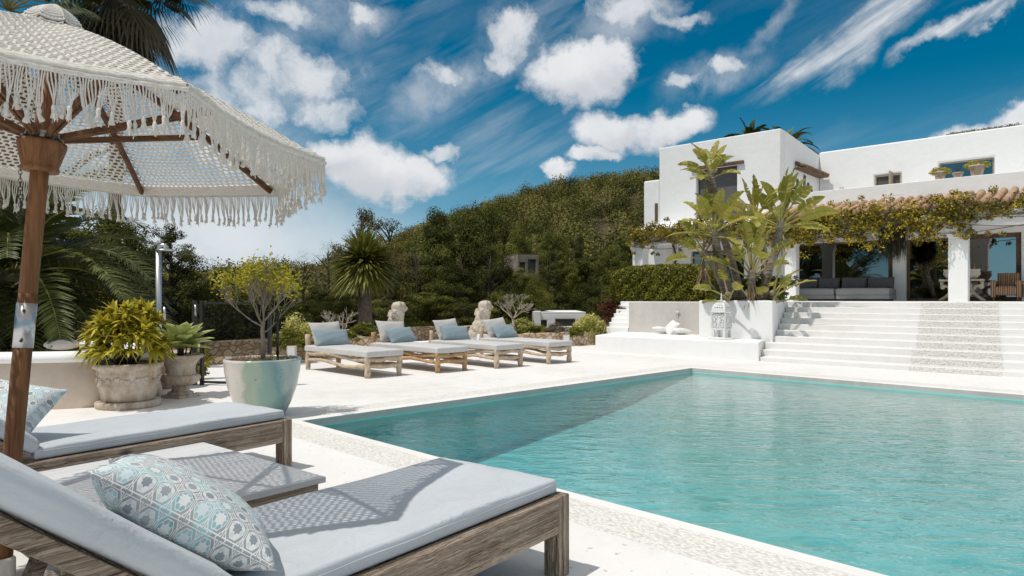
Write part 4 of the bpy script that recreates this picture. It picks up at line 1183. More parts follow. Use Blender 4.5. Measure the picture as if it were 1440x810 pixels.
c = ray(232, 9.6); 
pot3 = thing('clay_pot', 'shadowed clay pot standing on the deck between the terracotta planter and the urn', 'pot', c)
B = MB(); B.lathe([(.16, 0), (.19, .02), (.28, .30), (.30, .42), (.33, .45), (.33, .50), (.30, .50), (.27, .44)], 32); build('pot_body', B, AGED, pot3)
B = MB(); B.lathe([(.001, .45), (.275, .45)], 24, cap=(False, False)); build('soil', B, M['soil'], pot3)
c = ray(369.5, 7.35)
gp = thing('glazed_pot', 'large rounded glazed pot fading from pale grey to green, holding a small yellow-leaved tree', 'pot', c); gp.scale = (1, 1, .95)
t = NT('green_glaze'); p = t.obj(); k = t.noise(p, 2.2, 4, .6, 1.2)
spx = t.n('ShaderNodeSeparateXYZ'); t.l(p, spx.inputs[0])
kk = t.mth('ADD', t.mth('MULTIPLY', t.mth('SUBTRACT', t.mth('MULTIPLY', spx.outputs[0], .75), t.mth('MULTIPLY', spx.outputs[1], .75)), 1.05), t.mth('ADD', t.mth('MULTIPLY', k, .35), .36))
col = t.ramp(kk, [(.15, (.60, .56, .52)), (.40, (.62, .57, .50)), (.47, (.34, .42, .32)), (.60, (.38, .46, .36)), (.68, (.27, .41, .35)), (.82, (.22, .35, .35)), (.90, (.5, .53, .5))])
spk = t.ramp(t.noise(p, 38, 3, .7), [(.30, (.25, .2, .15)), (.36, (1, 1, 1))]); col = t.mix(.6, col, spk, 'MULTIPLY')
t.bsdf(col, .18, 0, .5, t.bump(t.noise(p, 9, 3), .15, .01)); GLZ = t.mat
B = MB(); B.lathe([(.001, 0), (.20, 0), (.235, .02), (.30, .16), (.355, .33), (.385, .50), (.392, .60), (.398, .615), (.398, .635), (.385, .645), (.368, .64), (.362, .60), (.34, .50)], 56, cap=(False, False)); build('pot_body', B, GLZ, gp)
B = MB(); B.lathe([(.001, .60), (.2, .605), (.362, .585)], 32, cap=(False, False)); so = build('soil', B, M['soil'], gp)
nq = 700; a = RNG.random(nq) * 6.28; r_ = .33 * RNG.random(nq) ** .4
P = np.stack([r_ * np.cos(a), r_ * np.sin(a), .60 + .05 * RNG.random(nq)], -1)
DRY = leafmat('dry_grass', [(0, (.12, .08, .05)), (.5, (.3, .21, .13)), (1, (.45, .36, .25))], .1)
qmesh('dry_litter', leaves(P, rdir(nq), rdir(nq) + np.array([0, 0, .3]), .03 + .03 * RNG.random(nq), np.full(nq, .0035)), DRY, gp)

# ================================================================== PLANT MATERIALS
L_YEL = leafmat('yellow_green_leaves', [(.2, (.09, .11, .014)), (.40, (.28, .27, .025)), (.55, (.52, .44, .04)), (.8, (.66, .54, .08))], .3)
L_GOLD = leafmat('golden_leaves', [(.2, (.16, .18, .02)), (.45, (.40, .36, .02)), (.75, (.56, .46, .05))], .35)
L_AGV = leafmat('agave_leaves', [(.2, (.22, .27, .08)), (.5, (.42, .46, .17)), (.8, (.60, .58, .28))], .15, .5)
L_PINE = leafmat('pine_needles', [(.15, (.018, .023, .007)), (.38, (.060, .070, .016)), (.56, (.14, .145, .030)), (.8, (.28, .26, .06))], .2, .8, .1, .35, .28)
L_DARK = leafmat('dark_evergreen', [(.15, (.018, .022, .007)), (.42, (.052, .060, .016)), (.75, (.14, .14, .038))], .15, .8, .1, .5)
L_OLIVE = leafmat('olive_brown_leaves', [(.15, (.045, .04, .017)), (.42, (.11, .095, .034)), (.75, (.24, .19, .075))], .2, .8, .1, .5)
L_PALM = leafmat('palm_leaflets', [(.15, (.014, .020, .005)), (.42, (.045, .058, .012)), (.62, (.13, .145, .032)), (.85, (.32, .31, .10))], .2, .5, .35, 1.2)
L_YUC = leafmat('yucca_leaves', [(.15, (.025, .032, .007)), (.34, (.085, .10, .018)), (.52, (.22, .22, .04)), (.75, (.46, .42, .12))], .15, .5, .35, 1.5)
L_HEDGE = leafmat('hedge_leaves', [(.15, (.026, .034, .005)), (.38, (.095, .11, .010)), (.58, (.22, .21, .018)), (.85, (.38, .33, .04))], .25, .5, .3, 2)
L_EUPH = leafmat('pale_euphorbia', [(.15, (.11, .13, .02)), (.36, (.33, .33, .07)), (.55, (.62, .57, .20)), (.8, (.76, .70, .38))], .25, .7, .2, 2)
L_GREY = leafmat('grey_lavender', [(.15, (.06, .055, .03)), (.5, (.16, .135, .09)), (.85, (.28, .23, .19))], .2, .8, .1, 2)
L_RED = leafmat('reddish_leaves', [(.15, (.04, .02, .01)), (.5, (.12, .05, .025)), (.85, (.22, .10, .05))], .2, .8, .1, 2)
L_VINE = leafmat('vine_leaves', [(.1, (.025, .03, .006)), (.28, (.09, .085, .018)), (.40, (.17, .13, .045)), (.50, (.30, .24, .03)), (.60, (.56, .44, .04)), (.8, (.78, .60, .06))], .25, .6, .2, 1.2)
L_TWIG = leafmat('grey_twigs', [(.2, (.09, .07, .055)), (.8, (.26, .22, .19))], .05, .9, .1)
L_BAN = leafmat('banana_leaf', [(.15, (.05, .062, .008)), (.34, (.15, .165, .018)), (.52, (.33, .32, .04)), (.75, (.52, .44, .10)), (.95, (.45, .30, .14))], .3, .38, .4, 1.5)
L_GRASS = leafmat('lawn', [(.2, (.04, .06, .01)), (.8, (.13, .15, .03))], .3)
BARK = plain('grey_brown_bark', (.075, .055, .042), .95, var=.4, scale=8, bump=.9, bscale=25)
BARK_PALE = plain('pale_branch', (.40, .34, .28), .9, var=.2, scale=9, bump=.5)
PTRUNK = plain('palm_trunk_bark', (.20, .16, .125), .95, var=.35, scale=14, bump=.9, bscale=30)
def blade(P0, D, Nn, L, W, droop=.3, seg=3, fold=0):
    """arrays of bent blades -> quads (n*seg,4,3)"""
    n = len(P0); D = unit(D); S = unit(np.cross(Nn, D)); out = []
    L = np.broadcast_to(np.asarray(L, float), (n,)).reshape(-1, 1); W = np.broadcast_to(np.asarray(W, float), (n,)).reshape(-1, 1)
    def at(t):
        return P0 + D * L * t + np.array([0, 0, -1]) * L * droop * t * t
    def wd(t): return W * max(.04, min(1, (.55 + 1.4 * t) if t < .32 else 1.0 - ((t - .32) / .68) ** 1.7))
    for i in range(seg):
        a, b = i / seg, (i + 1) / seg
        out.append(np.stack([at(a) - S * wd(a), at(a) + S * wd(a), at(b) + S * wd(b), at(b) - S * wd(b)], 1))
    return np.concatenate(out, 0)
def rep(r, seg): return np.tile(r, seg)
def branchy(B, p, d, L, r, depth, rr, tips, spread=.6, n=3, minr=.003, upb=.15, k=1.0):
    d = d.normalized(); q = p; P = [p.copy()]; R = [r]
    for i in range(4):
        d = (d + Vector((rr.uniform(-1, 1), rr.uniform(-1, 1), rr.uniform(-1, 1))) * .16 + Vector((0, 0, upb * .3))).normalized()
        q = q + d * L / 4; P.append(q.copy()); R.append(r * (1 - .4 * (i + 1) / 4))
    B.tube(P, R, 5 if r < .02 else 8, cap=False)
    if depth == 0: tips.append((q, d)); return
    for i in range(n):
        dd = (d + Vector((rr.uniform(-1, 1), rr.uniform(-1, 1), rr.uniform(-.6, 1))) * spread).normalized()
        branchy(B, P[rr.choice([2, 3, 4])] if i else q, dd, L * rr.uniform(.62, .85) * k, max(minr, r * .58), depth - 1, rr, tips, spread, n, minr, upb, k)

# croton-like bush in the big planter
def rosettes(cs, dirs, nl, L, W, droop=.35, up_=.5):
    P = []; D = []; N = []
    for c, d in zip(cs, dirs):
        for k in range(nl):
            v = rdir(1)[0]; v = v + np.asarray(d) * up_ * 1.6; v /= np.linalg.norm(v)
            P.append(np.asarray(c)); D.append(v); N.append(unit(np.array([v[0] * -.5, v[1] * -.5, 1.2]) + RNG.normal(size=3) * .2))
    return np.array(P), np.array(D), np.array(N)
n = 110; d = rdir(n); d[:, 2] = np.abs(d[:, 2]) * 1.0 - .05; d = unit(d)
cs = np.array([0, 0, .68]) + d * np.array([.42, .42, .53]) * (.55 + .45 * RNG.random((n, 1)))
P, D, N = rosettes(cs, d, 15, 0, 0)
nl = len(P); Ls = .12 + .11 * RNG.random(nl); r_ = .38 + .75 * RNG.random(nl) * (.4 + .6 * (P[:, 2] - .3))
bush = thing('variegated_shrub', 'bushy yellow-green shrub with strap-like leaves growing in the terracotta planter', 'shrub', pot.location + Vector((0, 0, .0)))
qmesh('foliage', blade(P, D, N, Ls, .019 + .009 * RNG.random(nl), .26, 3), L_YEL, bush, rep(r_, 3))
B = MB()
for k in range(16):
    c = cs[k * 3 % n]; B.tube([(c[0] * .2, c[1] * .2, .45), (c[0] * .6, c[1] * .6, .5 + (c[2] - .5) * .5), tuple(c)], [.012, .009, .006], 5)
build('stem', B, BARK, bush)
# agave
ag = thing('agave', 'pale green agave rosette growing in the stone urn', 'agave', urn.location); ag.scale = (1.12, 1.12, 1.04)
n = 27; P = []; D = []; Ls = []; Nn = []
for k in range(n):
    a = k * 2.4; tilt = rad(18 + 62 * (k / n)); 
    D.append((cos(a) * sin(tilt), sin(a) * sin(tilt), cos(tilt))); P.append((cos(a) * .02, sin(a) * .02, .62 - .04 * k / n)); Ls.append(.35 + .13 * sin(PI * (k + 3) / n)); Nn.append((-cos(a) * cos(tilt), -sin(a) * cos(tilt), sin(tilt)))
P, D, Nn, Ls = map(np.array, (P, D, Nn, Ls))
S = unit(np.cross(Nn, D)); Q = []; R_ = []
sg = 7
for i in range(sg):
    for s in (-1, 1):
        def at(t): 
            w = .078 * (.5 + 1.6 * t if t < .42 else 1.17 * (1 - ((t - .42) / .58) ** 2.0)) if t < 1 else .001
            c = P + D * Ls[:, None] * t + np.array([0, 0, -1]) * Ls[:, None] * .22 * t * t + Nn * 0
            return c, c + S * s * max(w, .001) + Nn * max(w, 0) * .45
        a0, a1 = at(i / sg); b0, b1 = at((i + 1) / sg)
        Q.append(np.stack([a0, a1, b1, b0], 1)); R_.append(.35 + .35 * RNG.random(n) + (.12 if i > 4 else 0))
qmesh('leaves', np.concatenate(Q), L_AGV, ag, np.concatenate(R_))
B = MB(); B.tube([(0, 0, .50), (0, 0, .63)], .035, 8)
for k in range(9): a = k * .7; B.tube([(cos(a) * .1, sin(a) * .1, .52), (cos(a) * .13, sin(a) * .13, .60 + .03 * (k % 3))], [.012, .004], 5)
build('stem', B, BARK, ag)
# small yellow tree
yt = thing('potted_tree', 'small bare-stemmed tree with golden yellow leaves growing in the glazed pot', 'tree', gp.location)
rr = random.Random(21); B = MB(); tips = []
B.tube([(0, 0, .58), (.01, .0, .75), (.0, .01, .90), (.01, 0, 1.0)], [.027, .024, .022, .018], 10)
for k in range(7):
    a = k * 2 * PI / 7 + rr.uniform(-.3, .3)
    branchy(B, Vector((.005, 0, .88 + .02 * k)), Vector((cos(a), sin(a), .55 + .65 * (k % 3))), .27, .010, 3, rr, tips, .66, 4, .0018, .3)
build('branches', B, plain('grey_branch', (.27, .22, .17), .9, var=.2, bump=.4), yt)
cs = np.array([t_[0] for t_ in tips if t_[0].z > 1.04]); cs = cs[RNG.random(len(cs)) < .17 + .28 * (cs[:, 2] > 1.4)]
P = np.repeat(cs, 10, 0) + RNG.normal(size=(len(cs) * 10, 3)) * [.03, .03, .055]
nl = len(P); zf = (P[:, 2] - 1.0) / .8
qmesh('foliage', leaves(P, unit(rdir(nl) + np.array([0, 0, .8])), rdir(nl), .020 + .010 * RNG.random(nl), .0085 + .004 * RNG.random(nl)), L_GOLD, yt, .25 + .55 * RNG.random(nl))
B = MB(); c = Vector((.12, -.1, .58)); B.tube([c, c + Vector((0, 0, .50))], .016, 6); build('stake', B, M['dark_metal'], yt)

# ================================================================== FENCE PANEL AND SHOWER
fa = ray(276, 9.9); fb = ray(381, 9.72)
fp = thing('mesh_fence', 'black framed fence panel with dark see-through mesh standing behind the urn', 'fence', fa, math.atan2((fb - fa).y, (fb - fa).x))
FLn = (fb - fa).length
B = MB(); B.box(-.05, .0, -.03, .03, 0, 1.22); build('post', B, M['dark_metal'], fp, .004)
B = MB(); B.box(.07, .11, -.03, .03, 0, 1.22); build('post', B, M['dark_metal'], fp, .004)
B = MB(); B.box(FLn - .04, FLn, -.03, .03, 0, 1.05); build('post', B, M['dark_metal'], fp, .004)
B = MB(); B.box(.11, FLn - .04, -.015, .015, .03, .06); B.box(.11, FLn - .04, -.015, .015, 1.17, 1.2); build('rail', B, M['dark_metal'], fp)
t = NT('dark_mesh_glass'); tr = t.n('ShaderNodeBsdfTransparent'); tr.inputs[0].default_value = (.72, .72, .70, 1); gl = t.bsdf((.02, .02, .02), .5)
mx = t.n('ShaderNodeMixShader'); mx.inputs[0].default_value = .12; t.l(tr.outputs[0], mx.inputs[1]); t.l(gl.outputs[0], mx.inputs[2]); t.l(mx.outputs[0], t.out.inputs[0])
B = MB(); B.box(.111, FLn - .041, -.004, .004, .42, 1.165); build('mesh_panel', B, t.mat, fp)
B = MB(); B.tube([(.02, -.05, 1.0), (.02, -.05, 1.16)], .014, 8); build('latch', B, M['steel'], fp)
c = ray(223, 10.4)
sh = thing('outdoor_shower', 'polished steel outdoor shower column with round overhead rose, rising behind the pots', 'shower', c)
zt = up(352, 10.4)
B = MB(); B.tube([(0, 0, 0), (0, 0, zt)], .045, 16); build('column', B, M['steel'], sh)
B = MB(); B.tube([(.0, 0, zt), (.0, 0, zt + .05), (.05, -.05, zt + .08), (.1, -.1, zt + .04)], .03, 10); build('neck', B, M['steel'], sh)
B = MB(); q = Vector((.07, -.08, zt)); B.lathe([(.001, .03), (.06, .025), (.13, .008), (.135, 0), (.13, -.012), (.001, -.012)], 24, c=(q.x, q.y, q.z)); build('shower_rose', B, M['steel'], sh)
B = MB(); B.tube([(.06, -.06, .92), (.065, -.065, 1.12)], .02, 10); B.tube([(.04, -.03, .95), (.065, -.065, .95)], .012, 8); build('hand_shower', B, M['steel'], sh)

# ================================================================== LANTERN, CUSHIONS
uvl = (13.98, hv(1014.5, 13.98)[0], .38)
def lattice_mat():
    t = NT('white_pierced_metal'); t.bsdf((.74, .735, .72), .55, 0, .4); return t.mat
LW = lattice_mat()
lan = hthing('moroccan_lantern', 'white pierced metal lantern with domed top, on a round base before the planter box', 'lantern', uvl)
LH = plain('lantern_inside', (.60, .58, .56), .9)
B = MB(); B.lathe([(.001, 0), (.27, 0), (.28, .01), (.28, .03), (.27, .04), (.001, .04)], 40); build('round_base', B, M['coping'], lan)
hb = .155
B = MB()
for sx in (-1, 1):
    for sy in (-1, 1): B.prism([(sx * hb, sy * hb), (sx * (hb - .06), sy * hb), (sx * (hb - .06), sy * (hb - .06)), (sx * hb, sy * (hb - .06))], .041, .20)
B.box(-hb, hb, -hb, hb, .20, .235); build('feet', B, LW, lan, .006)
def pierced(B, hw, z0, z1, o_):
    """four pierced sides: small plates leaving real holes"""
    nn, mm = 15, int((z1 - z0) / (2 * hw) * 15)
    for side in range(4):
        Mx = Matrix.Rotation(side * PI / 2, 4, 'Z')
        cx, cz = nn / 2, mm / 2
        for i in range(nn):
            for j in range(mm):
                dx, dz = i + .5 - cx, j + .5 - cz; r_ = math.hypot(dx, dz); a = math.atan2(dz, dx)
                hole = (2.2 < r_ < 4.4 and sin(a * 8) > .1) or (5.4 < r_ < 6.4 and (i + j) % 2) or ((i in (0, nn - 1) or j in (0, mm - 1)) and (i + j) % 2) or (r_ > 7 and (i % 2 and j % 2))
                if hole: continue
                x0, x1 = -hw + 2 * hw * i / nn, -hw + 2 * hw * (i + 1) / nn; a0, a1 = z0 + (z1 - z0) * j / mm, z0 + (z1 - z0) * (j + 1) / mm
                B.add([Mx @ Vector(q) for q in ((x0, -hw - o_, a0), (x1, -hw - o_, a0), (x1, -hw - o_, a1), (x0, -hw - o_, a1), (x0, -hw + .006, a0), (x1, -hw + .006, a0), (x1, -hw + .006, a1), (x0, -hw + .006, a1))],
                      [(0, 1, 2, 3), (7, 6, 5, 4), (0, 4, 5, 1), (1, 5, 6, 2), (2, 6, 7, 3), (3, 7, 4, 0)])
B = MB(); pierced(B, hb - .01, .236, .56, .002); body = build('pierced_body', B, LW, lan)
B = MB(); B.box(-hb + .03, hb - .03, -hb + .03, hb - .03, .24, .555); build('liner', B, LH, body)
B = MB()
for sx in (-1, 1):
    for sy in (-1, 1): B.box(sx * hb - .012, sx * hb + .012, sy * hb - .012, sy * hb + .012, .236, .575)
B.box(-hb - .02, hb + .02, -hb - .02, hb + .02, .575, .6); build('frame', B, LW, lan, .003)
B = MB()
for i in range(9):
    for side in range(4):
        Mx = Matrix.Rotation(side * PI / 2, 4, 'Z')
        for j in range(11):
            if i in (2, 4, 6) and j % 2 == 0 and 0 < j < 10: continue
            def dp(a, b):
                z = .6 + .19 * sin(a / 9 * PI / 2); r_ = (hb - .01) * cos(a / 9 * PI / 2) ** .75 + .012
                return Mx @ Vector((-r_ + 2 * r_ * b / 11, -r_, z))
            B.add([dp(i, j), dp(i, j + 1), dp(i + 1, j + 1), dp(i + 1, j)], [(0, 1, 2, 3)])
o = build('dome', B, LW, lan); sm = o.modifiers.new('s', 'SOLIDIFY'); sm.thickness = .006
B = MB(); B.lathe([(.001, .6), (.11, .61), (.09, .70), (.001, .75)], 16); build('liner', B, LH, o)
B = MB(); B.lathe([(.03, .78), (.012, .80), (.03, .815), (.012, .83), (.028, .85), (.010, .87), (.024, .89), (.009, .91), (.018, .93), (.006, .95), (.010, .97), (.001, 1.0)], 16); build('finial', B, LW, lan)
M['white_cloth'] = cushion_mat('white_cotton', (.78, .77, .75))
Hm = Matrix.Rotation(HOUSE, 4, 'Z')
for k, (px, dz, rx, nrm, lab) in enumerate([(931, .10, .0, (.1, -.3, 1), 'left'), (944, .16, .2, (-.75, .1, .55), 'middle, propped upright'), (957, .09, .1, (0, -.2, 1), 'right, lying flat')]):
    o = pillow_mesh('white_cushion', .40, .40, .14, M['white_cloth'], wr=.006, seed=k + 20, n=16)
    q = Hm @ Vector((15.05, hv(px, 15.05)[0], .38 + dz)); orient(o, q, (.4 + rx, 1, .25 * (k == 1)), nrm)
    tag(o, 'white cushion on the platform by the grey-beige wall, ' + lab + ' of the three', 'cushion', 'white cushions by the grey wall')

# ================================================================== TERRACE FURNITURE
def uph(name, c): return cushion_mat(name, c)
SG = uph('grey_sofa_cloth', (.30, .30, .30)); SD = uph('charcoal_sofa_cloth', (.10, .10, .105))
def sofa(px0, px1, label):
    u0 = 24.75; va, vb = hv(px1, u0)[0], hv(px0, u0)[0]
    t = hthing('sofa', label, 'sofa', (u0, (va + vb) / 2, T_Z), 'sofa units under the veranda'); w = (vb - va) / 2
    B = MB(); B.box(0, .9, -w, w, .06, .20); build('base', B, SG, t, .015)
    B = MB(); slab_cushion(B, -.02, .88, -w + .01, w - .01, .20, .42, .05, 14, 18, .02); build('seat_cushion', B, SG, t)
    for sx in (.1, .8):
        for s in (-1, 1):
            B = MB(); B.box(sx - .03, sx + .03, s * (w - .1) - .03, s * (w - .1) + .03, 0, .06); build('leg', B, M['dark_metal'], t)
    for k in range(2):
        R = Matrix.Translation((.62, -w / 2 + k * w, .40)) @ Matrix.Rotation(rad(-78), 4, 'Y')
        B = MB(); slab_cushion(B, 0, .40, -w / 2 + .02, w / 2 - .02, -.09, .09, .05, 10, 12, .02, R); build('back_cushion', B, SD, t)
    return t
sofa(1113, 1173, 'left grey sofa unit with charcoal back cushions in front of the big window'); sofa(1175, 1251, 'right grey sofa unit with charcoal back cushions in front of the big window')
# armchair
t = NT('striped_upholstery'); p = t.obj(); sp = t.n('ShaderNodeSeparateXYZ'); t.l(p, sp.inputs[0])
w_ = t.mth('FRACT', t.mth('MULTIPLY', sp.outputs[1], 9))
t.bsdf(t.ramp(w_, [(0, (.22, .10, .05)), (.3, (.36, .25, .15)), (.5, (.14, .08, .05)), (.7, (.30, .14, .08)), (.85, (.42, .34, .24))], 'CONSTANT'), .85, 0, .2); STR = t.mat
ua = 24.9; v0, v1 = hv(1437, ua)[0], hv(1392, ua)[0]
ac = hthing('armchair', 'brown striped armchair with rounded arms in front of the right glass door', 'armchair', (ua, (v0 + v1) / 2, T_Z)); w = (v1 - v0) / 2
B = MB(); slab_cushion(B, .0, .6, -w + .14, w - .14, .18, .44, .05, 10, 10, .02); build('seat', B, STR, ac)
B = MB(); slab_cushion(B, .0, .62, -.28, .28, -.08, .08, .06, 10, 10, .02, Matrix.Translation((.62, 0, .25)) @ Matrix.Rotation(rad(-80), 4, 'Y')); build('backrest', B, STR, ac)
for s in (-1, 1):
    B = MB(); B.box(.0, .72, s * (w - .075) - .06, s * (w - .075) + .06, .12, .52); B.tube([(-.01, s * (w - .075), .54), (.72, s * (w - .075), .54)], .085, 14); build('armrest', B, STR, ac, .01)
    for x in (.05, .65): B = MB(); B.tube([(x, s * (w - .09), .0), (x, s * (w - .09), .125)], [.02, .035], 8); build('leg', B, M['frame_wood'], ac)
# console
uc = 25.0; v0, v1 = hv(1384, uc)[0], hv(1322, uc)[0]; w = (v1 - v0) / 2
co = hthing('console_table', 'carved stone console table with scrolled legs half hidden behind the white column', 'console table', (uc, (v0 + v1) / 2, T_Z))
B = MB(); B.box(-.2, .2, -w, w, .62, .68); build('table_top', B, STONE, co, .01)
for s in (-1, 1):
    B = MB()
    B.tube([(0, s * (w + .02), .01), (0, s * (w - .16), .14), (0, s * (w - .30), .30), (0, s * (w - .22), .45), (0, s * (w - .05), .50), (0, s * (w - .06), .62)], [.05, .045, .055, .05, .05, .07], 8)
    B.tube([(0, s * (w - .6), .02), (0, s * (w - .45), .12), (0, s * (w - .30), .26), (0, s * (w - .34), .45), (0, s * (w - .42), .62)], [.05, .045, .055, .05, .08], 8)
    B.ball((0, s * (w - .07), .44), (.05, .07, .07)); build('scroll_leg', B, STONE, co)
tr_ = hthing('stone_trough', 'oval carved stone trough with thin candles resting on the console table', 'trough', (uc, (v0 + v1) / 2, T_Z + .68))
B = MB(); o0 = len(B.v); B.lathe([(.001, .0), (.7, .0), (.85, .05), (.98, .14), (1.0, .2), (.94, .25), (.97, .27), (1, .29), (1, .31), (.9, .31), (.8, .25)], 40)
B.v = [(x * .2, y * (w - .08), z) for x, y, z in B.v]; build('trough_body', B, STONE, tr_)
for k in range(6):
    B = MB(); y = -w + .25 + k * (2 * w - .5) / 5; B.tube([(0, y, .25), (0, y, .48 + .05 * (k % 2))], .012, 6); build('candle', B, M['pale_wood'], tr_)
# curtain and hanging dried bundles
uq = 26.5; v0, v1 = hv(1141, uq)[0], hv(1124, uq)[0]
cu = hthing('curtain', 'sheer white curtain gathered behind the left edge of the big window', 'curtain', (uq, (v0 + v1) / 2, T_Z))
vs = []; nn = 40
for j in range(13):
    z = 2.05 - j * .16; pull = 1 - .55 * sst(j / 12) ** 1.0
    for i in range(nn + 1):
        a = i / nn; vs.append((.03 * sin(a * 34) + .02, (1 - a * pull) * (v1 - v0) * 1.0 - (v1 - v0) / 2, z))
B = MB(); B.add(vs, [(j * (nn + 1) + i, j * (nn + 1) + i + 1, (j + 1) * (nn + 1) + i + 1, (j + 1) * (nn + 1) + i) for j in range(12) for i in range(nn)], 0, True)
build('cloth', B, plain('sheer_white', (.62, .62, .61), .9), cu)
for k, px in enumerate((1247, 1263)):
    uh = 23.93; v_ = hv(px, uh)[0]
    hb_ = hthing('hanging_bundle', ['left', 'right'][k] + ' one of two dark green bundles of drooping stems hung from the veranda beam', 'hanging plant', (uh, v_, 3.42), 'hanging bundles')
    n = 330; P = np.stack([RNG.normal(size=n) * .06, RNG.normal(size=n) * .10, RNG.random(n) * .12], -1); 
    D = unit(np.stack([RNG.normal(size=n) * .04, RNG.normal(size=n) * .05, -np.ones(n)], -1))
    qmesh('stems', blade(P, D, rdir(n), .75 + .4 * RNG.random(n), .008, 0, 2), leafmat('dark_hanging_stems', [(.2, (.012, .014, .008)), (.8, (.05, .05, .025))], .1), hb_)
# pots on parapet
for k, (px, w_, hh, yy, lab) in enumerate([(1322, .17, .26, 248, 'left pot with a low yellow-green plant on the white parapet'), (1347, .15, .17, 246, 'small middle pot with bare twigs on the white parapet'), (1374, .21, .34, 243, 'largest, rightmost pot with a yellow-green plant on the white parapet')]):
    v_ = hv(px, 26.17)[0]
    t = hthing('parapet_pot', lab, 'flower pot', (26.17, v_, 5.172), 'pots on the parapet')
    B = MB(); B.lathe([(w_ * .7, 0), (w_ * .78, hh * .1), (w_ * .95, hh * .75), (w_ * 1.12, hh * .85), (w_ * 1.12, hh), (w_ * .95, hh)], 24); build('pot_body', B, AGED, t)
    if k != 1:
        n = 700; cs = np.array([[0, 0, hh + .03], [0, .12, hh + .06], [0, -.12, hh + .03], [0, .22 * w_ / .2, hh], [0, -.22 * w_ / .2, hh]]); Q, _ = blob_leaves(cs, np.full(5, .14), n, .035, .45); qmesh('foliage', Q, L_YEL, t, .3 + .55 * RNG.random(n))
    else:
        B = MB()
        for q in range(14): a = random.uniform(0, 6.3); B.tube([(0, 0, hh * .8), (cos(a) * .05, sin(a) * .05, hh + .1), (cos(a) * .12, sin(a) * .14, hh + random.uniform(.15, .3))], [.006, .005, .003], 4)
        build('twigs', B, BARK, t)
# roof plants
n = 0
for px in (1338, 1352, 1366, 1384, 1398, 1412, 1424):
    v_ = hv(px, 30.5)[0]; t = hthing('roof_shrub', 'tiny dark shrub showing above the roof edge at the far right', 'shrub', (30.55, v_, 7.45), 'tiny shrubs along the roof edge')
    cs = np.array([[0, 0, .06], [0, .12, .04], [0, -.14, .07]]); Q, _ = blob_leaves(cs, np.array([.12, .1, .12]), 260, .03, .4); qmesh('foliage', Q, L_OLIVE, t)
# ================================================================== GIANT BIRD-OF-PARADISE PLANTS
def ban_leaf(P0, D, pet, L, W, rr, out, rn, tubes):
    """petiole + torn paddle blade"""
    D = Vector(D).normalized(); side = D.cross(Vector((0, 0, 1)))
    if side.length < .05: side = Vector((1, 0, 0))
    side.normalize(); side = (Matrix.Rotation(rr.uniform(-.9, .9), 3, D) @ side)
    p = Vector(P0); d = D.copy(); pts = [p.copy()]; nseg = 16; T = pet + L
    bend = rr.uniform(.5, 1.15)
    fr = []
    for i in range(nseg):
        tt = (i + 1) / nseg
        d = (d + Vector((0, 0, -1)) * bend * (.02 + .11 * tt * tt)).normalized(); p = p + d * T / nseg; pts.append(p.copy())
    tubes.tube(pts[::2], [.022 * (1 - .75 * i / (nseg / 2)) for i in range(len(pts[::2]))], 5, cap=False)
    cum = [T * i / nseg for i in range(nseg + 1)]
    def at(s):
        i = min(nseg - 1, int(s / T * nseg)); f = s / T * nseg - i
        q = pts[i].lerp(pts[i + 1], f); dd = (pts[i + 1] - pts[i]).normalized(); return q, dd
    nst = 22; base_r = rr.uniform(.25, .62)
    fold = rr.uniform(.15, .5)
    for s_ in (-1, 1):
        tear = [rr.random() < .52 for _ in range(nst + 1)]
        off = 0
        for k in range(nst):
            a, b = k / nst, (k + 1) / nst
            if tear[k]: off = rr.uniform(-.35, .35)
            qa, da = at(pet + L * a); qb, db = at(pet + L * b)
            def width(t): return W * (min(1, (t / .14 + .12)) if t < .14 else 1 - .95 * max(0, (t - .45) / .55) ** 2.2)
            gap = .66 if (k + 1 < nst and tear[k + 1]) else 1.0
            def edge(q, dd, t):
                sd = side - dd * side.dot(dd); sd.normalize(); nn = sd.cross(dd); nn = nn if nn.z > 0 else -nn
                return q + sd * s_ * width(t) + dd * width(t) * .25 + nn * width(t) * (fold + off * .5) - Vector((0, 0, width(t) * .25 * (off > 0)))
            ea, eb = edge(qa, da, a), edge(qb, db, a + (b - a) * gap)
            out.append([tuple(qa), tuple(qb), tuple(eb), tuple(ea)])
            dry = .5 if rr.random() < .3 else 0
            rn.append(min(1, base_r + .12 * rr.random() + dry * (tear[k])))
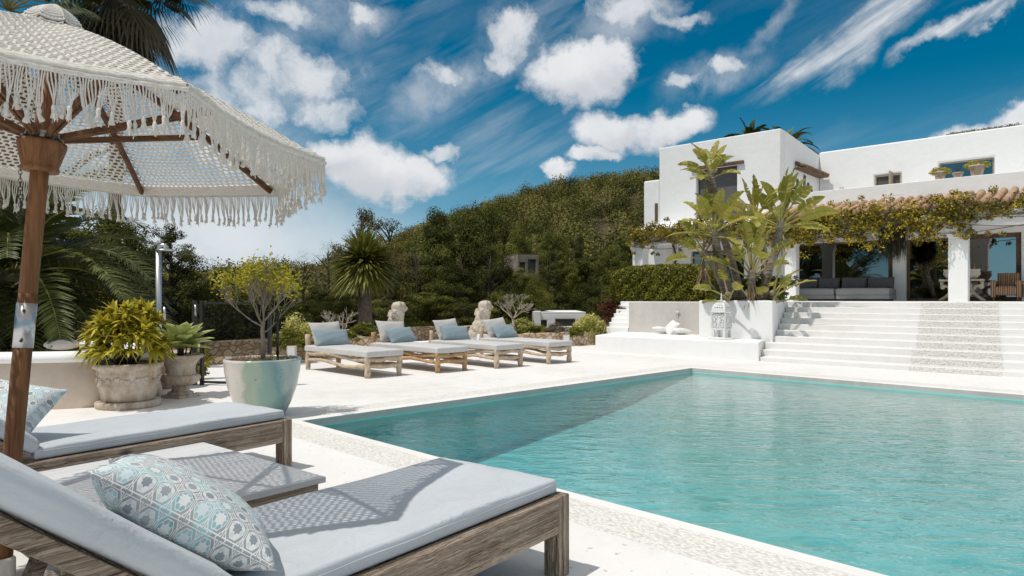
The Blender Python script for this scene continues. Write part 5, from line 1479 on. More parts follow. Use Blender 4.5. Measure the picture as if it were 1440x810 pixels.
def ban_plant(label, basepx, pts, Y, nl, L, seed, pet=.45, W=.15, tilt=(8, 80), lean=(0, 0), name='bird_of_paradise_plant'):
    """pts: trunk way-points in photo px (bottom -> head)"""
    base = ray(basepx, Y, T_Z + .05)
    t = thing(name, label, 'tropical plant', base, 0, 'tall banana-like plants in the planter box')
    rr = random.Random(seed)
    P = [Vector((0, 0, 0))]
    for px, py, dy in pts: q = ray(px, Y + dy, up(py, Y + dy)); P.append(q - base)
    # smooth
    Q = []
    for i in range(len(P) - 1):
        p0, p1, p2, p3 = [P[max(0, min(len(P) - 1, i + k))] for k in (-1, 0, 1, 2)]
        for k in range(7):
            u = k / 7; Q.append(.5 * ((2 * p1) + (p2 - p0) * u + (2 * p0 - 5 * p1 + 4 * p2 - p3) * u * u + (3 * p1 - p0 - 3 * p2 + p3) * u ** 3))
    Q.append(P[-1])
    if len(Q) > 3:
        B = MB(); n = len(Q); B.tube(Q, [(.095 - .03 * i / n) * (1 + .08 * (i % 2)) for i in range(n)], 10); build('trunk', B, BAN_TR, t)
    top = P[-1]; B = MB(); out = []; rn = []
    for k in range(nl):
        f = (k + .5) / nl; a = k * 2.399 + rr.uniform(-.3, .3); ti = rad(tilt[0] + (tilt[1] - tilt[0]) * f ** 1.1 + rr.uniform(-7, 7))
        D = (cos(a) * sin(ti) + lean[0], sin(a) * sin(ti) + lean[1], cos(ti))
        ban_leaf(top - Vector((0, 0, .25 * f)), D, pet * rr.uniform(.75, 1.15), L * rr.uniform(.75, 1.1), W * rr.uniform(.85, 1.15), rr, out, rn, B)
    build('leaf_stalks', B, BAN_ST, t)
    qmesh('leaves', np.array(out), L_BAN, t, np.array(rn))
    # dead sheaths below the crown
    if len(Q) <= 8: return t
    n = 26; P_ = np.array([tuple(top - Vector((0, 0, .1 + .5 * rr.random()))) for _ in range(n)]); D = np.stack([RNG.normal(size=n) * .28, RNG.normal(size=n) * .28, -np.ones(n)], -1)
    qmesh('dry_sheaths', blade(P_, D, rdir(n), .3 + .25 * RNG.random(n), .022, .1, 3), DRY, t)
    return t
t = NT('ringed_grey_trunk'); p = t.obj(); k = t.noise(t.mapv(p, (3, 3, 16)), 1.6, 4, .6)
t.bsdf(t.ramp(k, [(.35, (.14, .11, .085)), (.55, (.30, .255, .21)), (.7, (.40, .35, .30))]), .9, 0, .2, t.bump(k, .9, .03)); BAN_TR = t.mat
BAN_ST = plain('yellow_leaf_stalk', (.34, .29, .09), .55, var=.3, scale=5)
YB = 16.0
ban_plant('tallest banana-like plant with its leaf crown up in front of the dark tower window', 1043, [(1030, 372, 0), (1017, 330, 0), (1005, 272, -.1), (998, 240, -.1)], YB, 13, .62, 1, .28, .125, (8, 82))
ban_plant('banana-like plant leaning left with its leaf crown just below the tallest one', 1031, [(1016, 375, -.3), (1008, 345, -.4), (1004, 318, -.4)], YB - .3, 16, .68, 2, .36, .13, (6, 88), (-.1, .05))
ban_plant('banana-like plant leaning right, with a broad crown of upright leaves beside the tower corner', 1071, [(1083, 375, -.2), (1093, 340, -.2), (1098, 308, -.2)], YB - .2, 20, .80, 13, .44, .13, (4, 84), (.05, -.12))
ban_plant('darker banana-like plant behind, crown between the tallest and the right one', 1074, [(1075, 365, .5), (1070, 330, .5), (1062, 305, .5)], YB + .4, 18, .70, 4, .36, .13, (8, 85))
ban_plant('short stout banana-like plant in the middle with fanned yellow leaf stalks', 1057, [(1057, 395, -.5), (1057, 378, -.5)], YB - .6, 15, .60, 15, .55, .12, (3, 50))
ban_plant('small slanted banana-like plant at the left of the clump with drooping leaves toward the hedge', 1024, [(1010, 385, -.1), (1000, 368, -.1), (990, 352, -.1)], YB - .1, 8, .58, 6, .32, .13, (15, 95), (-.15, .1))
ban_plant('low trunkless banana-like sucker at the left foot of the clump', 1022, [(1024, 414, -.6)], YB - .45, 4, .42, 7, .35, .12, (20, 75), (-.3, .3))
ban_plant('low trunkless banana-like sucker at the right foot of the clump with long leaves pointing right', 1085, [(1087, 412, -.6)], YB - .5, 6, .6, 18, .5, .10, (15, 70), (.35, -.35))
ban_plant('low leafy banana-like sucker in the middle of the clump', 1052, [(1052, 412, -.9)], YB - .2, 4, .30, 9, .22, .09, (10, 80))
c = ray(1090, 16.2, T_Z); us_ = thing('green_shrub', 'dark leafy shrub at the right foot of the banana-like plants', 'shrub', c)
cs = RNG.normal(size=(14, 3)) * [.18, .18, .16] + [0, 0, .38]; Q, _ = blob_leaves(cs, np.full(14, .2), 1500, .045, .45); qmesh('foliage', Q, L_HEDGE, us_, .05 + .4 * RNG.random(1500))
B = MB(); B.tube([(0, 0, 0), (0, 0, .3)], .02, 6); build('stem', B, BARK, us_)
c = ray(1035, 16.6, T_Z); us_ = thing('green_shrub', 'dark low greenery filling between the trunks of the banana-like plants', 'shrub', c)
cs = RNG.normal(size=(22, 3)) * [.4, .4, .16] + [0, 0, .35]; Q, _ = blob_leaves(cs, np.full(22, .22), 2600, .05, .4); qmesh('foliage', Q, L_HEDGE, us_, .02 + .4 * RNG.random(2600))
B = MB(); B.tube([(0, 0, 0), (0, 0, .3)], .02, 6); build('stem', B, BARK, us_)

# hedge
hd = hthing('clipped_hedge', 'long clipped rounded green hedge behind the grey-beige wall', 'hedge', (18, 10, T_Z))
v0, v1 = 8.4, hv(862, 17.9)[0]; hu0, hu1, hz = 17.3, 18.9, 1.06
def hedge_pt(n):
    # superellipsoid surface
    d = rdir(n); e = 5.0
    s_ = (np.abs(d[:, 0]) ** e + np.abs(d[:, 1]) ** (3.6) + np.abs(d[:, 2]) ** e) ** (-1 / e)
    return d, d * s_[:, None]
n = 26000; d, sp_ = hedge_pt(n)
ctr = np.array([(hu0 + hu1) / 2 - 18, (v0 + v1) / 2 - 10, .46]); ext = np.array([(hu1 - hu0) / 2, (v1 - v0) / 2, .60])
P = ctr + sp_ * ext * (.97 + .05 * RNG.random((n, 1))) + .02 * np.sin(sp_[:, [1]] * 23 + sp_[:, [2]] * 9)
k_ = P[:, 2] > 0; P, d = P[k_], d[k_]; n = len(P)
Nn = unit(d / ext * .6 + rdir(n) * .9)
qmesh('foliage', leaves(P, Nn, rdir(n), .026 + .02 * RNG.random(n), .014 + .008 * RNG.random(n)), L_HEDGE, hd)
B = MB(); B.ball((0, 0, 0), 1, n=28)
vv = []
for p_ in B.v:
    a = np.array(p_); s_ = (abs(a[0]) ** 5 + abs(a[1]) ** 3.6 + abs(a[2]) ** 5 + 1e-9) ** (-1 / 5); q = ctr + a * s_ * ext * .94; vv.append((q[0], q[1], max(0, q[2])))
B.v = vv; build('light_block_core', B, plain('light_block_green', (.03, .04, .008), .9), hd)  # solid dark body added inside the hedge to block light

# vine along the pergola
vn = hthing('flowering_vine', 'climbing vine with yellow flowers and brown leaves trailing along the veranda beam', 'climbing plant', (23.9, 6, 3.4))
cs = []; rs = []
v = VL - .1
while v > -3.5:
    px_dens = 1.0
    if v > 9.5: th_, zc, k = .34, 3.80, 6
    elif v > 3.4: th_, zc, k = .50, 3.66, 9
    else: th_, zc, k = .20, 3.92, 4
    for _ in range(k): cs.append((RNG.normal() * .16 + 23.92, v + RNG.normal() * .12, zc + RNG.normal() * th_ * .62)); rs.append(.13 + .12 * RNG.random())
    if RNG.random() < .16: cs.append((23.85, v, 3.25 - .25 * RNG.random())); rs.append(.10)
    if RNG.random() < .1: cs.append((23.9, v, 4.12 + .12 * RNG.random())); rs.append(.09)
    v -= .11
cs = np.array(cs) - [23.9, 6, 3.4]; rs = np.array(rs)
n = 46000; Q, idx = blob_leaves(cs, rs, n, .040, .6, outward=.3, hollow=.1)
cl = RNG.random(len(cs)); r_ = .28 * cl[idx] + .66 * RNG.random(n) ** 1.4
cvs = cs[idx][:, 1] + 6; r_ = r_ * np.where((cvs > 3.6) & (cvs < 9.6), 1.0, .72) + np.where(cvs > 9.6, .06, 0)
qmesh('foliage', Q, L_VINE, vn, r_)
B = MB(); rr = random.Random(4)
for j in range(7):
    P = []; v = VL - .2; z0 = -.1 + .11 * j
    while v > -3: P.append((.02 + .05 * sin(v * 2 + j), v - 6, z0 + .1 * sin(v * 1.3 + j * 2))); v -= .35
    B.tube(P, .012, 5)
for k in range(60):
    a = cs[rr.randrange(len(cs))]; P = [Vector(a)]; d = Vector((rr.uniform(-.6, .1), rr.uniform(-1, 1), rr.uniform(-.8, 1.1))).normalized()
    for i in range(5): d = (d + Vector((rr.uniform(-.3, .3), rr.uniform(-.3, .3), rr.uniform(-.3, .2)))).normalized(); P.append(P[-1] + d * .09)
    B.tube(P, .004, 4)
build('stems', B, plain('grey_vine_stem', (.20, .16, .13), .9), vn)
n = 5000; v_ = RNG.random(n) * 5.5 - 3.3; P = np.stack([RNG.normal(size=n) * .12, v_ - 6, .62 + RNG.normal(size=n) * .13], -1)
qmesh('dry_twigs', leaves(P, rdir(n), rdir(n), .06, .004), L_TWIG, vn)
vt = hthing('climbing_stem', 'dark bare vine stem climbing the shaded left ground-floor wall', 'climbing plant', (25.9, hv(946, 25.9)[0], T_Z))
B = MB()
for s in (-.12, .1): B.tube([(0, s, .2), (0, s * .4, 1.2), (0, s * 1.3, 1.9), (0, 0, 2.4)], .035, 6)
build('stems', B, BARK, vt)

# ================================================================== PALMS
def frond(P0, az, tilt, L, out, rn, rr, B, lw=.011, ll=.42, grav=1.0, npair=62):
    d = Vector((cos(az) * sin(tilt), sin(az) * sin(tilt), cos(tilt))); p = Vector(P0); pts = [p.copy()]; ds = [d.copy()]; n = 22
    for i in range(n):
        t = (i + 1) / n; d = (d + Vector((0, 0, -1)) * grav * (.035 + .075 * t)).normalized(); p = p + d * L / n; pts.append(p.copy()); ds.append(d.copy())
    B.tube(pts[::3] + [pts[-1]], [.022 * (1 - .85 * i / 8) for i in range(len(pts[::3]) + 1)], 5, cap=False)
    base = rr.uniform(.25, .6); tw = rr.uniform(-.3, .3)
    for k in range(npair):
        t = .10 + .90 * k / npair; i = min(n - 1, int(t * n)); f = t * n - i
        q = pts[i].lerp(pts[i + 1], f); dd = ds[i]
        sd = dd.cross(Vector((0, 0, 1)))
        if sd.length < .1: sd = Vector((sin(az), -cos(az), 0))
        sd.normalize(); sd = Matrix.Rotation(tw, 3, dd) @ sd; nn = sd.cross(dd); nn = nn if nn.z > 0 else -nn
        le = ll * min(1, .35 + t * 3) * (1 - .62 * max(0, (t - .45) / .55)) * rr.uniform(.85, 1.1)
        for s_ in (-1, 1):
            v = (dd * .72 + sd * s_ * 1.0 + nn * rr.uniform(.15, .5)).normalized(); w = v.cross(nn).normalized() * lw
            m = q + v * le * .5 + Vector((0, 0, -.03 * le)); e = q + v * le + Vector((0, 0, -.22 * le))
            out.append([tuple(q - w * .6), tuple(q + w * .6), tuple(m + w), tuple(m - w)]); out.append([tuple(m - w), tuple(m + w), tuple(e + w * .12), tuple(e - w * .12)])
            r_ = base + rr.uniform(-.12, .22) + .12 * t; rn += [r_, r_]
def date_palm(label, loc, h, n, L, seed, tr=.26, tilts=(6, 118), ll=.42, group=None, azr=None, lw=.012):
    t = thing('date_palm', label, 'palm tree', loc, 0, group); rr = random.Random(seed)
    B = MB(); k = 18; B.tube([(0.02 * sin(i), .02 * cos(i), h * i / k) for i in range(k + 1)], [tr * (1.1 if i % 2 else .95) * (1.15 if i > k - 4 else 1) for i in range(k + 1)], 14); build('trunk', B, PTRUNK, t)
    B = MB(); out = []; rn = []
    for j in range(n):
        f = j / n; az = j * 2.399 + rr.uniform(-.2, .2)
        frond((cos(az) * .1, sin(az) * .1, h - .05 * f), az, rad(tilts[0] + (tilts[1] - tilts[0]) * f ** .8 + rr.uniform(-6, 6)), L * rr.uniform(.85, 1.08), out, rn, rr, B, lw, ll)
    build('leaf_ribs', B, plain('frond_rib', (.26, .24, .08), .6, var=.25), t); qmesh('fronds', np.array(out), L_PALM, t, np.array(rn)); return t
c = ray(15, 11.6); c.z = -.1
date_palm('big date palm with long arching fronds at the left behind the parasol pole', c, 1.75, 58, 2.95, 5, .28, (12, 108), .50, lw=.019)
c = ray(1102, 46); c.z = T_Z
date_palm('palm behind the white tower with only its frond tips showing over the roof', c, 10.1, 26, 2.6, 9, .3, (20, 95), .5, lw=.03)
c = ray(1055, 48); c.z = T_Z
date_palm('second palm behind the tower, left of the other, only a few frond tips visible', c, 10.9, 20, 1.9, 12, .3, (4, 80), .5, lw=.03)
# fan palm top left
def fan_palm(label, loc, h, n, R, seed, skirt=30):
    t = thing('fan_palm', label, 'palm tree', loc, 0); rr = random.Random(seed)
    B = MB(); k = 30; B.tube([(.03 * sin(i * .5), .03 * cos(i * .5), h * i / k) for i in range(k + 1)], [.17 * (1.07 if i % 2 else .97) for i in range(k + 1)], 12); build('trunk', B, PTRUNK, t)
    B = MB(); out = []; rn = []; out2 = []; rn2 = []
    for j in range(n + skirt):
        dead = j >= n; f = j / n if not dead else 1
        az = j * 2.399 + rr.uniform(-.3, .3); ti = rad(8 + 95 * f ** .85 + rr.uniform(-8, 8)) if not dead else rad(rr.uniform(118, 165))
        d = Vector((cos(az) * sin(ti), sin(az) * sin(ti), cos(ti))); pl = R * rr.uniform(1.0, 1.5) * (1 if not dead else .6); c0 = Vector((0, 0, h + .1 - (rr.uniform(.1, .9) if dead else .0)))
        m = c0 + d * pl * .5 + Vector((0, 0, .05)); e = c0 + d * pl + Vector((0, 0, -.12)); B.tube([c0, m, e], [.02, .016, .012], 4, cap=False)
        ax = (e - m).normalized(); sd = ax.cross(Vector((0, 0, 1)))
        if sd.length < .1: sd = Vector((1, 0, 0))
        sd.normalize(); nn = sd.cross(ax); seg = 30; base = rr.uniform(.2, .6)
        O_, N_ = (out2, rn2) if dead else (out, rn)
        for q in range(seg):
            a = rad(-125 + 250 * (q + .5) / seg); da = rad(250 / seg / 2)
            def dirv(a_, lift): return (ax * cos(a_) + sd * sin(a_) + nn * lift).normalized()
            le = R * (.80 + .2 * cos(a)) * rr.uniform(.9, 1.08); zig = .05
            i1, i2 = e + dirv(a - da, .10 + zig) * le * .5, e + dirv(a + da, .10 - zig) * le * .5
            mid = dirv(a, .04); dr = Vector((0, 0, -1)) * le
            j1 = e + mid * le * .78 + (i1 - i2) * .28 + dr * (.10 if not dead else .2); j2 = e + mid * le * .78 - (i1 - i2) * .28 + dr * (.10 if not dead else .2)
            tp = e + mid * le + dr * (.28 if not dead else .5)
            O_.append([tuple(e), tuple(i1), tuple(i2), tuple(e)]); O_.append([tuple(i1), tuple(j1), tuple(j2), tuple(i2)]); O_.append([tuple(j1), tuple(tp), tuple(tp + Vector((.003, 0, 0))), tuple(j2)])
            r_ = base + rr.uniform(-.08, .2); N_ += [r_, r_, r_ + .1]
    build('leaf_stalks', B, plain('fan_stalk', (.2, .17, .07), .6), t); qmesh('fan_leaves', np.array(out), L_PALM, t, np.array(rn))
    if skirt: qmesh('dead_leaf_skirt', np.array(out2), leafmat('dead_palm_leaf', [(.1, (.05, .04, .022)), (.6, (.16, .125, .075)), (.9, (.34, .28, .19))], .15), t, np.array(rn2))
    return t
c = ray(162, 19); c.z = -.1
fan_palm('tall fan palm with hanging fronds rising behind the parasol top', c, up(-20, 19) + .1, 40, 1.15, 3, 30)
c = ray(12, 12.5); c.z = -.1
fan_palm('smaller fan palm with one bright green fan showing above the parasol at the far left', c, up(14, 12.5), 14, .8, 6, 3)

# spiky dragon-tree like palm
c = ray(513, 18.6); c.z = -.1
yu = thing('spiky_palm', 'thick-trunked palm-like tree with a dense round head of spiky strap leaves behind the first daybed', 'tree', c)
hz = up(378, 18.6) + .1
B = MB(); B.tube([(0, 0, 0), (0.01, 0, .5), (0, 0, 1.0), (0, 0, hz)], [.25, .20, .19, .17], 18); build('trunk', B, PTRUNK, yu)
n = 2100; f = RNG.random(n); ti = np.arccos(1 - 1.58 * f); az = RNG.random(n) * 6.283
D = np.stack([np.cos(az) * np.sin(ti), np.sin(az) * np.sin(ti), np.cos(ti)], -1)
P = np.array([0, 0, hz]) + D * np.array([.34, .34, .52]) * RNG.random((n, 1)) + np.array([0, 0, .12])
Nn = unit(np.array([0, 0, 1.0]) - D * D[:, [2]] + RNG.normal(size=(n, 3)) * .15)
Ls = .58 + .24 * RNG.random(n) + .12 * f
r_ = np.clip(.22 + .35 * RNG.random(n) + .28 * (f > .6) * RNG.random(n), 0, 1)
qmesh('leaves', blade(P, D, Nn, Ls, .027, .24, 4), L_YUC, yu, rep(r_, 4))
B = MB()
for k in range(7): a = k * .9; B.tube([(0, 0, hz - .1), (cos(a) * .25, sin(a) * .25, hz + .25)], .05, 6)
build('limbs', B, PTRUNK, yu)

# ================================================================== SHRUBS
def shrub(name, label, px, Y, z0, w, h, n, ls, mat, asp=.4, cat='shrub', r0=0, k=26, ros=False):
    c = ray(px, Y, z0); t = thing(name, label, cat, c)
    d = rdir(k); d[:, 2] = np.abs(d[:, 2]); cs = d * np.array([w / 2, w / 2, h]) * (.55 + .3 * RNG.random((k, 1))); cs[:, 2] += .05
    rs = np.full(k, min(w, h * 1.4) * .2) * (.7 + .6 * RNG.random(k))
    Q, idx = blob_leaves(cs, rs, n, ls, asp, .8, .5, .3)
    zz = Q[:, :, 2].mean(1) / h
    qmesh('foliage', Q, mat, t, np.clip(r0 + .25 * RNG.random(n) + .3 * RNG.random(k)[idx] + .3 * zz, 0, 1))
    B = MB()
    for j in range(8): q = cs[j * 3 % k]; B.tube([(0, 0, 0), (q[0] * .4, q[1] * .4, q[2] * .5), tuple(q)], [.02, .014, .006], 5)
    build('stem', B, BARK, t); return t
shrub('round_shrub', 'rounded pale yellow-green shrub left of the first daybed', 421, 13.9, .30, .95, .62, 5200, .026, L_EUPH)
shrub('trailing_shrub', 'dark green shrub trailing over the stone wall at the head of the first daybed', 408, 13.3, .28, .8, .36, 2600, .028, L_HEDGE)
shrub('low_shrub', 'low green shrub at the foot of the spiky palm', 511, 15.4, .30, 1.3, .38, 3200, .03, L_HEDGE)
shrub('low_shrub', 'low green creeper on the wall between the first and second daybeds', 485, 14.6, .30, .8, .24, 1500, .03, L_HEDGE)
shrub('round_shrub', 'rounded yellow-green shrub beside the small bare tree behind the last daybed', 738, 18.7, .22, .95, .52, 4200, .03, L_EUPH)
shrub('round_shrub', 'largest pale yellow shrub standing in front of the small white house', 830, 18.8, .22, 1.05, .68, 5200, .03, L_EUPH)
shrub('brown_shrub', 'small rounded brown shrub between the right lion and the bare tree', 699, 18.9, .2, .5, .45, 1400, .028, L_GREY)
shrub('lavender_bush', 'grey-brown lavender-like bush in front of the small white house', 783, 18.3, .2, .85, .42, 3000, .028, L_GREY, .2)
shrub('grey_shrub', 'low grey-green shrub just left of the white platform end', 856, 18.6, .1, .75, .45, 2400, .028, L_GREY, .25)
shrub('low_shrub', 'low dark green plants along the bed left of the lavender-like bush', 757, 18.4, .2, .7, .3, 1900, .028, L_HEDGE)
shrub('low_shrub', 'low green plants at the foot of the rounded shrub and bare tree', 724, 18.1, .2, .8, .24, 1700, .028, L_HEDGE)
shrub('low_shrub', 'low mixed plants in the bed between the lavender-like bush and the large pale yellow shrub', 808, 18.2, .2, .6, .26, 1500, .028, L_HEDGE)
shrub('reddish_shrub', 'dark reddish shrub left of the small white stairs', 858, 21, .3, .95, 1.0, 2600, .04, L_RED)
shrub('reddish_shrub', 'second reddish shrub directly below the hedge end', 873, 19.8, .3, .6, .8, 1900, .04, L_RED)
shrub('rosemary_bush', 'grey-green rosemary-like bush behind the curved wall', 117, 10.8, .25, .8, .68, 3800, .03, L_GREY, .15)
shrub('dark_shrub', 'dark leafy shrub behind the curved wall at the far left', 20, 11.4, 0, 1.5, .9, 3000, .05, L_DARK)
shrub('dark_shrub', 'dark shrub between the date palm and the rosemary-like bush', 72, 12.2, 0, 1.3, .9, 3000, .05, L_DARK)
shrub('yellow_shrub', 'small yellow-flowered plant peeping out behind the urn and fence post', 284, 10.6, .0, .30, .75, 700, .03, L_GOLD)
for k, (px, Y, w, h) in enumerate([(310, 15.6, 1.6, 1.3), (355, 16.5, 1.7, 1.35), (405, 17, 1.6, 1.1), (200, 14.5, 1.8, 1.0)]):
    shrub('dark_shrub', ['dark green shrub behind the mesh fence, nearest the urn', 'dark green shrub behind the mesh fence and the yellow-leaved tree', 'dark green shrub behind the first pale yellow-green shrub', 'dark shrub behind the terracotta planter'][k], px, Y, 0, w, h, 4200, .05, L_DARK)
# boulder behind the curved wall
c = ray(88, 10.0, .0); bo = MB(); bo.ball((0, 0, .58), (.24, .2, .08), n=14); o = build('pale_boulder', bo, M['cement']); o.location = c
tag(o, 'smooth pale grey boulder lying just behind the curved wall', 'rock')
# bare silver trees
def bare_tree(label, px, Y, z0, h, L, seed, depth=4, spread=.8, dirv=(0, 0, 1)):
    c = ray(px, Y, z0); t = thing('bare_tree', label, 'tree', c, 0); rr = random.Random(seed); B = MB(); tips = []
    B.tube([(0, 0, 0), (.02, 0, h * .5), (0, .02, h)], [.045, .038, .032], 8)
    for k in range(4): a = k * 1.57 + .4; branchy(B, Vector((0, .01, h - .02)), Vector((cos(a) + dirv[0], sin(a) + dirv[1], .8 * dirv[2])), L, .024, depth, rr, tips, spread, 3, .006, .1, 1)
    build('branches', B, BARK_PALE, t); return t
bare_tree('small leafless silvery tree with a flat crown behind the last daybed', 722, 18.4, .2, .52, .27, 4, 4, .7)
bare_tree('tangle of leafless silvery branches left of the spiky palm trunk', 478, 14.9, .3, .18, .30, 8, 3, .95)

# ================================================================== PINES
def pine_variant(seed, kind, mat, n=9000, ls=.085, H=6.0, Wd=4.4, core=.25, clumps=58, asp=.32):
    rng = np.random.default_rng(seed); rr = random.Random(seed)
    cs = []
    while len(cs) < clumps:
        x, y, z = rng.uniform(-1, 1, 3); r = math.hypot(x, y)
        zz = (z + 1) / 2
        prof = {'pine': math.sin(PI * (zz * .80 + .16)) ** .6, 'cone': (1.02 - zz) ** .75, 'bush': math.sqrt(max(0, 1 - (zz * 1.02 - .05) ** 2))}[kind]
        if r > prof * (.75 + .25 * math.sin(3 * math.atan2(y, x) + seed)): continue
        if r < prof * .35 and zz < .75: continue
        cs.append((x * Wd / 2, y * Wd / 2, H * ((.22 if kind == 'pine' else .08) + (.74 if kind == 'pine' else .88) * zz)))
    cs = np.array(cs); rs = rng.uniform(.32, .78, len(cs)) * Wd / 4.4
    Q, idx = blob_leaves(cs, rs, n, ls, asp, .62, .62, .35)
    cl = rng.random(len(cs))
    rn = np.clip(.5 * RNG.random(n) + .5 * cl[idx], 0, 1)
    t = thing('pine_tree', None, None)
    qmesh('crown', Q, mat, t, rn)
    B = MB(); B.tube([(0, 0, -.5), (.1 * sin(seed), .08, H * .3), (.15 * cos(seed), .0, H * .62), (0, 0, H * .86)], [.17, .14, .09, .03], 8)
    for q in cs[::2]:
        z0 = max(.15 * H, q[2] - .35 - .4 * math.hypot(q[0], q[1])); B.tube([(0, 0, z0), (q[0] * .5, q[1] * .5, (z0 + q[2]) / 2 + .05), tuple(q)], [.06, .04, .015], 5, cap=False)
    build('trunk', B, BARK, t)
    return t
PV = [pine_variant(s, 'pine', L_PINE, 32000, .060, clumps=74, asp=.4) for s in (1, 2, 3)] + [pine_variant(4, 'bush', L_DARK, 26000, .058), pine_variant(5, 'bush', L_DARK, 34000, .06, clumps=120)]
OV = [pine_variant(6, 'pine', L_OLIVE, 4200, .075, clumps=46), pine_variant(7, 'bush', L_TWIG, 4500, .07, clumps=40, asp=.07)]
used = set()
def place(v, px, ytop, Y, wpx, label=None, group='pine trees in the wood beyond the low walls', cat='tree', name=None, seed=0):
    c = ray(px, Y); X_ = (px - 720) / F * Y; c.z = float(terr(X_, Y)); h = up(ytop, Y) - c.z; w = wpx * Y / F
    sc = (w / 4.4, w / 4.4, h / 5.75)
    lab = label or 'dark green pine in the dense wood beyond the low stone walls'
    if id(v) not in used:
        used.add(id(v)); r = v; r.location = c; r.rotation_euler.z = seed; r.scale = sc; r['label'] = lab
    else: r = dup(v, c, seed, lab, None, sc)
    r['category'] = cat
    if group: r['group'] = group
    elif 'group' in r: del r['group']
    return r
T = [(746, 383, 33, 62), (733, 389, 36, 58), (756, 392, 37, 52), (575, 340, 30, 105), (612, 300, 35, 92), (652, 296, 33, 110), (640, 372, 27, 92), (690, 345, 31, 92), (722, 372, 36, 80), (703, 412, 26, 84), (747, 385, 45, 76),
     (600, 408, 25, 92), (658, 424, 24, 84), (770, 352, 60, 66), (800, 362, 62, 70), (828, 356, 58, 70), (866, 352, 50, 70), (880, 372, 44, 66), (846, 398, 47, 60), (792, 396, 90, 58), (818, 404, 92, 58), (758, 398, 93, 58),
     (690, 300, 60, 70), (728, 318, 66, 56), (775, 325, 75, 56), (810, 330, 78, 56), (888, 330, 62, 66), (705, 335, 48, 72), (760, 345, 95, 40),
     (838, 420, 48, 60), (868, 410, 36, 60), (890, 420, 30, 60),
     (393, 374, 29, 88), (350, 388, 31, 80), (312, 380, 27, 82), (283, 402, 25, 70), (330, 424, 20, 92), (388, 432, 19.5, 72), (450, 402, 25, 84), (500, 404, 23, 92), (548, 422, 21.5, 92), (438, 425, 21, 80),
     (150, 296, 17.8, 150), (192, 352, 25, 92), (146, 334, 27, 118), (88, 300, 27, 140), (18, 288, 25, 150), (-60, 300, 25, 150), (118, 402, 18.5, 112), (40, 404, 17.5, 120), (182, 424, 17.5, 84), (-40, 400, 17, 120)]
for i, (px, yt, Y, w) in enumerate(T):
    v = PV[(i * 7 + i // 3) % 4] if yt < 395 else PV[[3, 0, 3, 2][i % 4]]
    place(v, px, yt, Y, w, seed=i * 1.7)
place(PV[4], 240, 316, 22.5, 118, 'big dark bushy evergreen rising behind the steel shower', None, seed=.4)
place(OV[0], 548, 300, 26, 98, 'open brownish-olive tree rising right behind the spiky palm', None, seed=2)
place(OV[0], 508, 286, 28, 84, 'tallest thin olive-brown tree, its wispy top above the spiky palm', None, seed=4)
place(OV[1], 462, 338, 29, 84, 'grey-brown half-bare tree left of the spiky palm head', None, seed=1)
place(OV[1], 428, 352, 31, 84, 'grey-brown half-bare tree behind the yellow-leaved potted tree', None, seed=3)
place(OV[1], 585, 345, 28, 60, 'grey-brown half-bare tree between the spiky palm and the left end of the pine wood', None, seed=5)
# forest on the hill (one mass)
pts = []
rng = np.random.default_rng(3)
Yv = 66.0
while Yv < 262:
    r = -.62
    while r < .34:
        X_ = r * Yv + rng.uniform(-1.8, 1.8); Y_ = Yv + rng.uniform(-2.2, 2.2)
        if not ((-.01 < (X_ / Y_) < .125 and Y_ < 84) or (.122 < X_ / Y_ < .146 and 120 < Y_ < 154)): pts.append((X_, Y_))
        r += 5.4 / Yv
    Yv += 5.8
pts = np.array(pts); nt = len(pts); zt = terr(pts[:, 0], pts[:, 1])
R_ = rng.uniform(2.0, 3.5, nt); Hh = rng.uniform(3.4, 6.4, nt)
per = 560; d = unit(rng.normal(size=(nt, per, 3))); d[:, :, 2] = np.abs(d[:, :, 2]) * 1.1 - .25; d = unit(d)
lump = 1 + .22 * np.sin(5 * np.arctan2(d[:, :, 1], d[:, :, 0]) + rng.random((nt, 1)) * 6) + .12 * rng.normal(size=(nt, per))
P = np.stack([pts[:, 0], pts[:, 1], zt + Hh * .45], -1)[:, None, :] + d * np.stack([R_, R_, Hh * .55], -1)[:, None, :] * lump[:, :, None]
P = P.reshape(-1, 3); D = d.reshape(-1, 3); n = len(P)
N_ = unit(D * .9 + rng.normal(size=(n, 3)) * .38); S = np.repeat(rng.uniform(.17, .28, nt), per) * (.6 + .8 * rng.random(n))
Q = leaves(P, N_, unit(rng.normal(size=(n, 3))), S, S * .6)
X_, Y_ = Q[..., 0].copy(), Q[..., 1].copy(); Q[..., 0] = X_ * sin(TH) + Y_ * cos(TH); Q[..., 1] = -X_ * cos(TH) + Y_ * sin(TH)
kind_ = rng.random(nt); tone = np.where(kind_ < .10, 1.0, .02 + .85 * rng.random(nt))
L_HILL = leafmat('hill_pine_foliage', [(.1, (.022, .027, .010)), (.33, (.080, .085, .024)), (.54, (.165, .155, .042)), (.74, (.25, .215, .075)), (.9, (.34, .26, .18))], .15, .9, .05, .03)
tag(qmesh('hillside_forest', Q, L_HILL, None, np.clip(np.repeat(tone, per) * .75 + .25 * rng.random(n), 0, 1)), kind='stuff')
